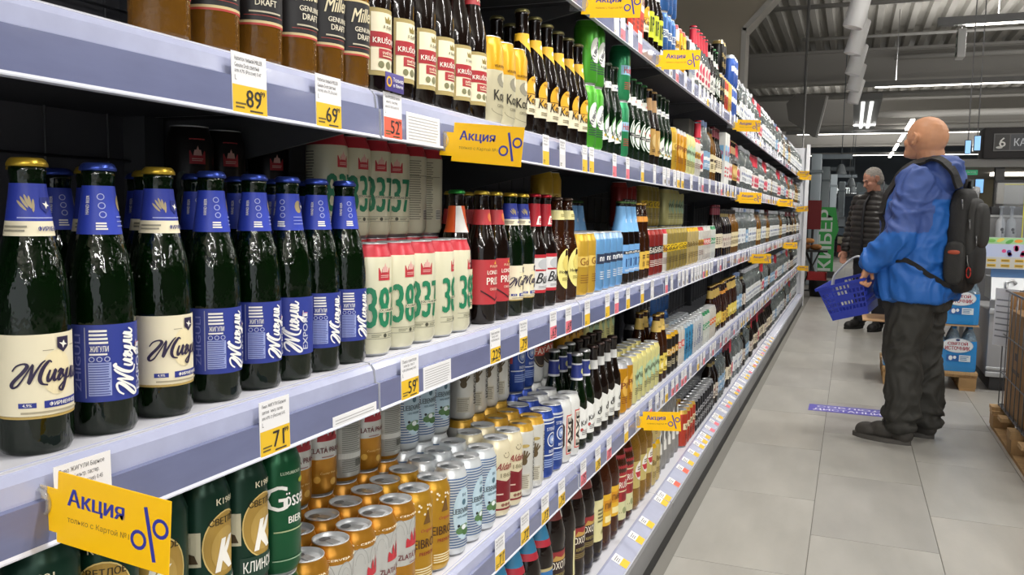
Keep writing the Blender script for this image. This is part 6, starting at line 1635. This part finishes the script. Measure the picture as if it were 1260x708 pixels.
b.box(-.15, .13, -.12, .12, 0, .02, M('#a8201f', .45)); b.box(-.15, -.135, -.12, .12, .02, .12, M('#a8201f', .45)); b.box(.115, .13, -.12, .12, .02, .12, M('#a8201f', .45)); b.box(-.15, .13, -.12, -.105, .02, .12, M('#a8201f', .45)); b.box(-.15, .13, .105, .12, .02, .12, M('#a8201f', .45)); b.build('tray', t)
# hanging screen and slim pole at the shelf end
t = thing('hanging_screen', 'dark wedge-shaped screen hanging above the shelf end', 'screen', (-.62, 13, 2.35))
b = MB(); v = [(-.20, 0, .62), (.20, 0, .58), (.18, 0, .45), (.08, 0, .0), (.04, 0, .0), (-.3, 0, .25), (-.34, 0, .48)]; k = len(v); v += [(x, .12, z) for x, _, z in v]; b.add(v, [tuple(range(k)), tuple(range(2*k-1, k-1, -1))]+[(i, i+k, (i+1) % k+k, (i+1) % k) for i in range(k)], M('#77746f', .5)); b.build('housing', t)
b = MB(); b.add([(.20, -.01, .58), (.225, -.01, .57), (.105, -.01, -.01), (.08, -.01, 0), (.20, .13, .58), (.225, .13, .57), (.105, .13, -.01), (.08, .13, 0)], [(0, 3, 2, 1), (4, 5, 6, 7), (0, 1, 5, 4), (1, 2, 6, 5), (2, 3, 7, 6), (3, 0, 4, 7)], M('#b4b4b0', .5)); b.build('edge', t)
b = MB(); b.tube([(-.1, .06, .6), (-.1, .06, 2.17)], .015, housing, 8); b.build('hanger', t)
t = thing('slim_pole', 'slim grey pole rising from the shelf end to the ceiling', 'pole', (-.655, 12.12, 0)); b = MB(); b.tube([(0, 0, 0), (0, 0, 4.5)], .012, M('#9a9a98', .4), 8); b.build('tube', t); b = MB(); b.lathe([(0, 0), (.04, 0), (.04, .01), (.012, .012)], M('#9a9a98', .4), 12); b.build('foot', t)
# lit shop names and goods far away
t = thing('shop_sign', 'small white lettering over the far shops', 'sign', (-.14, 33, 2.02)); b = MB(); b.box(-.5, .6, 0, .05, -.05, .35, M('#1f2428', .6)); b.build('board', t); b = MB(); b.tube([(.0, .025, .35), (.0, .025, 2.5)], .01, housing, 6); b.build('hanger', t); flat([T('IN ATHLETIC', .05, .15, .22, '#e4ebea', w=1.0, emit=.8)], .004, 'y').build('lettering', t)
for i in range(14):
    xx = -.9+.21*i+RNG.uniform(-.05, .05); yy = 24+RNG.uniform(0, 5); h = RNG.uniform(.9, 1.5)
    t = thing('display_rack', 'rack of goods in the far hall, %s from the left' % ordw(i+1), 'rack', (xx, yy, 0), 0, 'racks in the far hall')
    b = MB(); b.box(-.1, .1, -.2, .2, 0, .12, M('#4a4c50', .5)); b.box(-.1, .1, .17, .2, .12, h, M('#7a8086', .5)); b.build('frame', t)
    for j in range(4):
        b = MB(); z = .16+j*(h-.2)/4; b.box(-.09, .09, -.16, .15, z, z+(h-.2)/4-.05, M(RNG.choice(['#8a949c', '#a8443c', '#c9cdd0', '#5a6a7a', '#b0a890', '#3a4048']), .5)); b.build('goods', t)
for i, (xx, yy, w, h, c) in enumerate([(1.5, 28, 1.6, 2.2, '#59646a'), (.55, 30, .9, 2.3, '#6a757a'), (2.6, 20, 1.3, 2.1, '#646a6c')]):
    t = thing('glass_kiosk', ['middle', 'left', 'right'][i]+' glazed kiosk in the far hall', 'kiosk', (xx, yy, 0))
    b = MB(); b.box(-w/2, w/2, 0, .8, 0, .5, M(c, .5)); b.build('base', t); b = MB(); b.box(-w/2, w/2, 0, .8, h-.25, h, M('#8f9aa0', .5)); b.build('header', t); b = MB(); b.box(-w/2, w/2, .75, .8, .5, h-.25, M('#9fb0b8', .5)); b.build('rear_panel', t)
    for s in (-1, 0, 1):
        b = MB(); b.box(s*(w/2-.03)-.03, s*(w/2-.03)+.03, 0, .06, .5, h-.25, M('#7a8288', .5)); b.build('post', t)
    for s in (-1, 1):
        b = MB(); b.box(min(s*.0, s*(w/2-.06)), max(s*.0, s*(w/2-.06)), .02, .03, .5, h-.25, M('#a9c0c8', .05, trans=.8, alpha=.5)); b.build('pane', t)
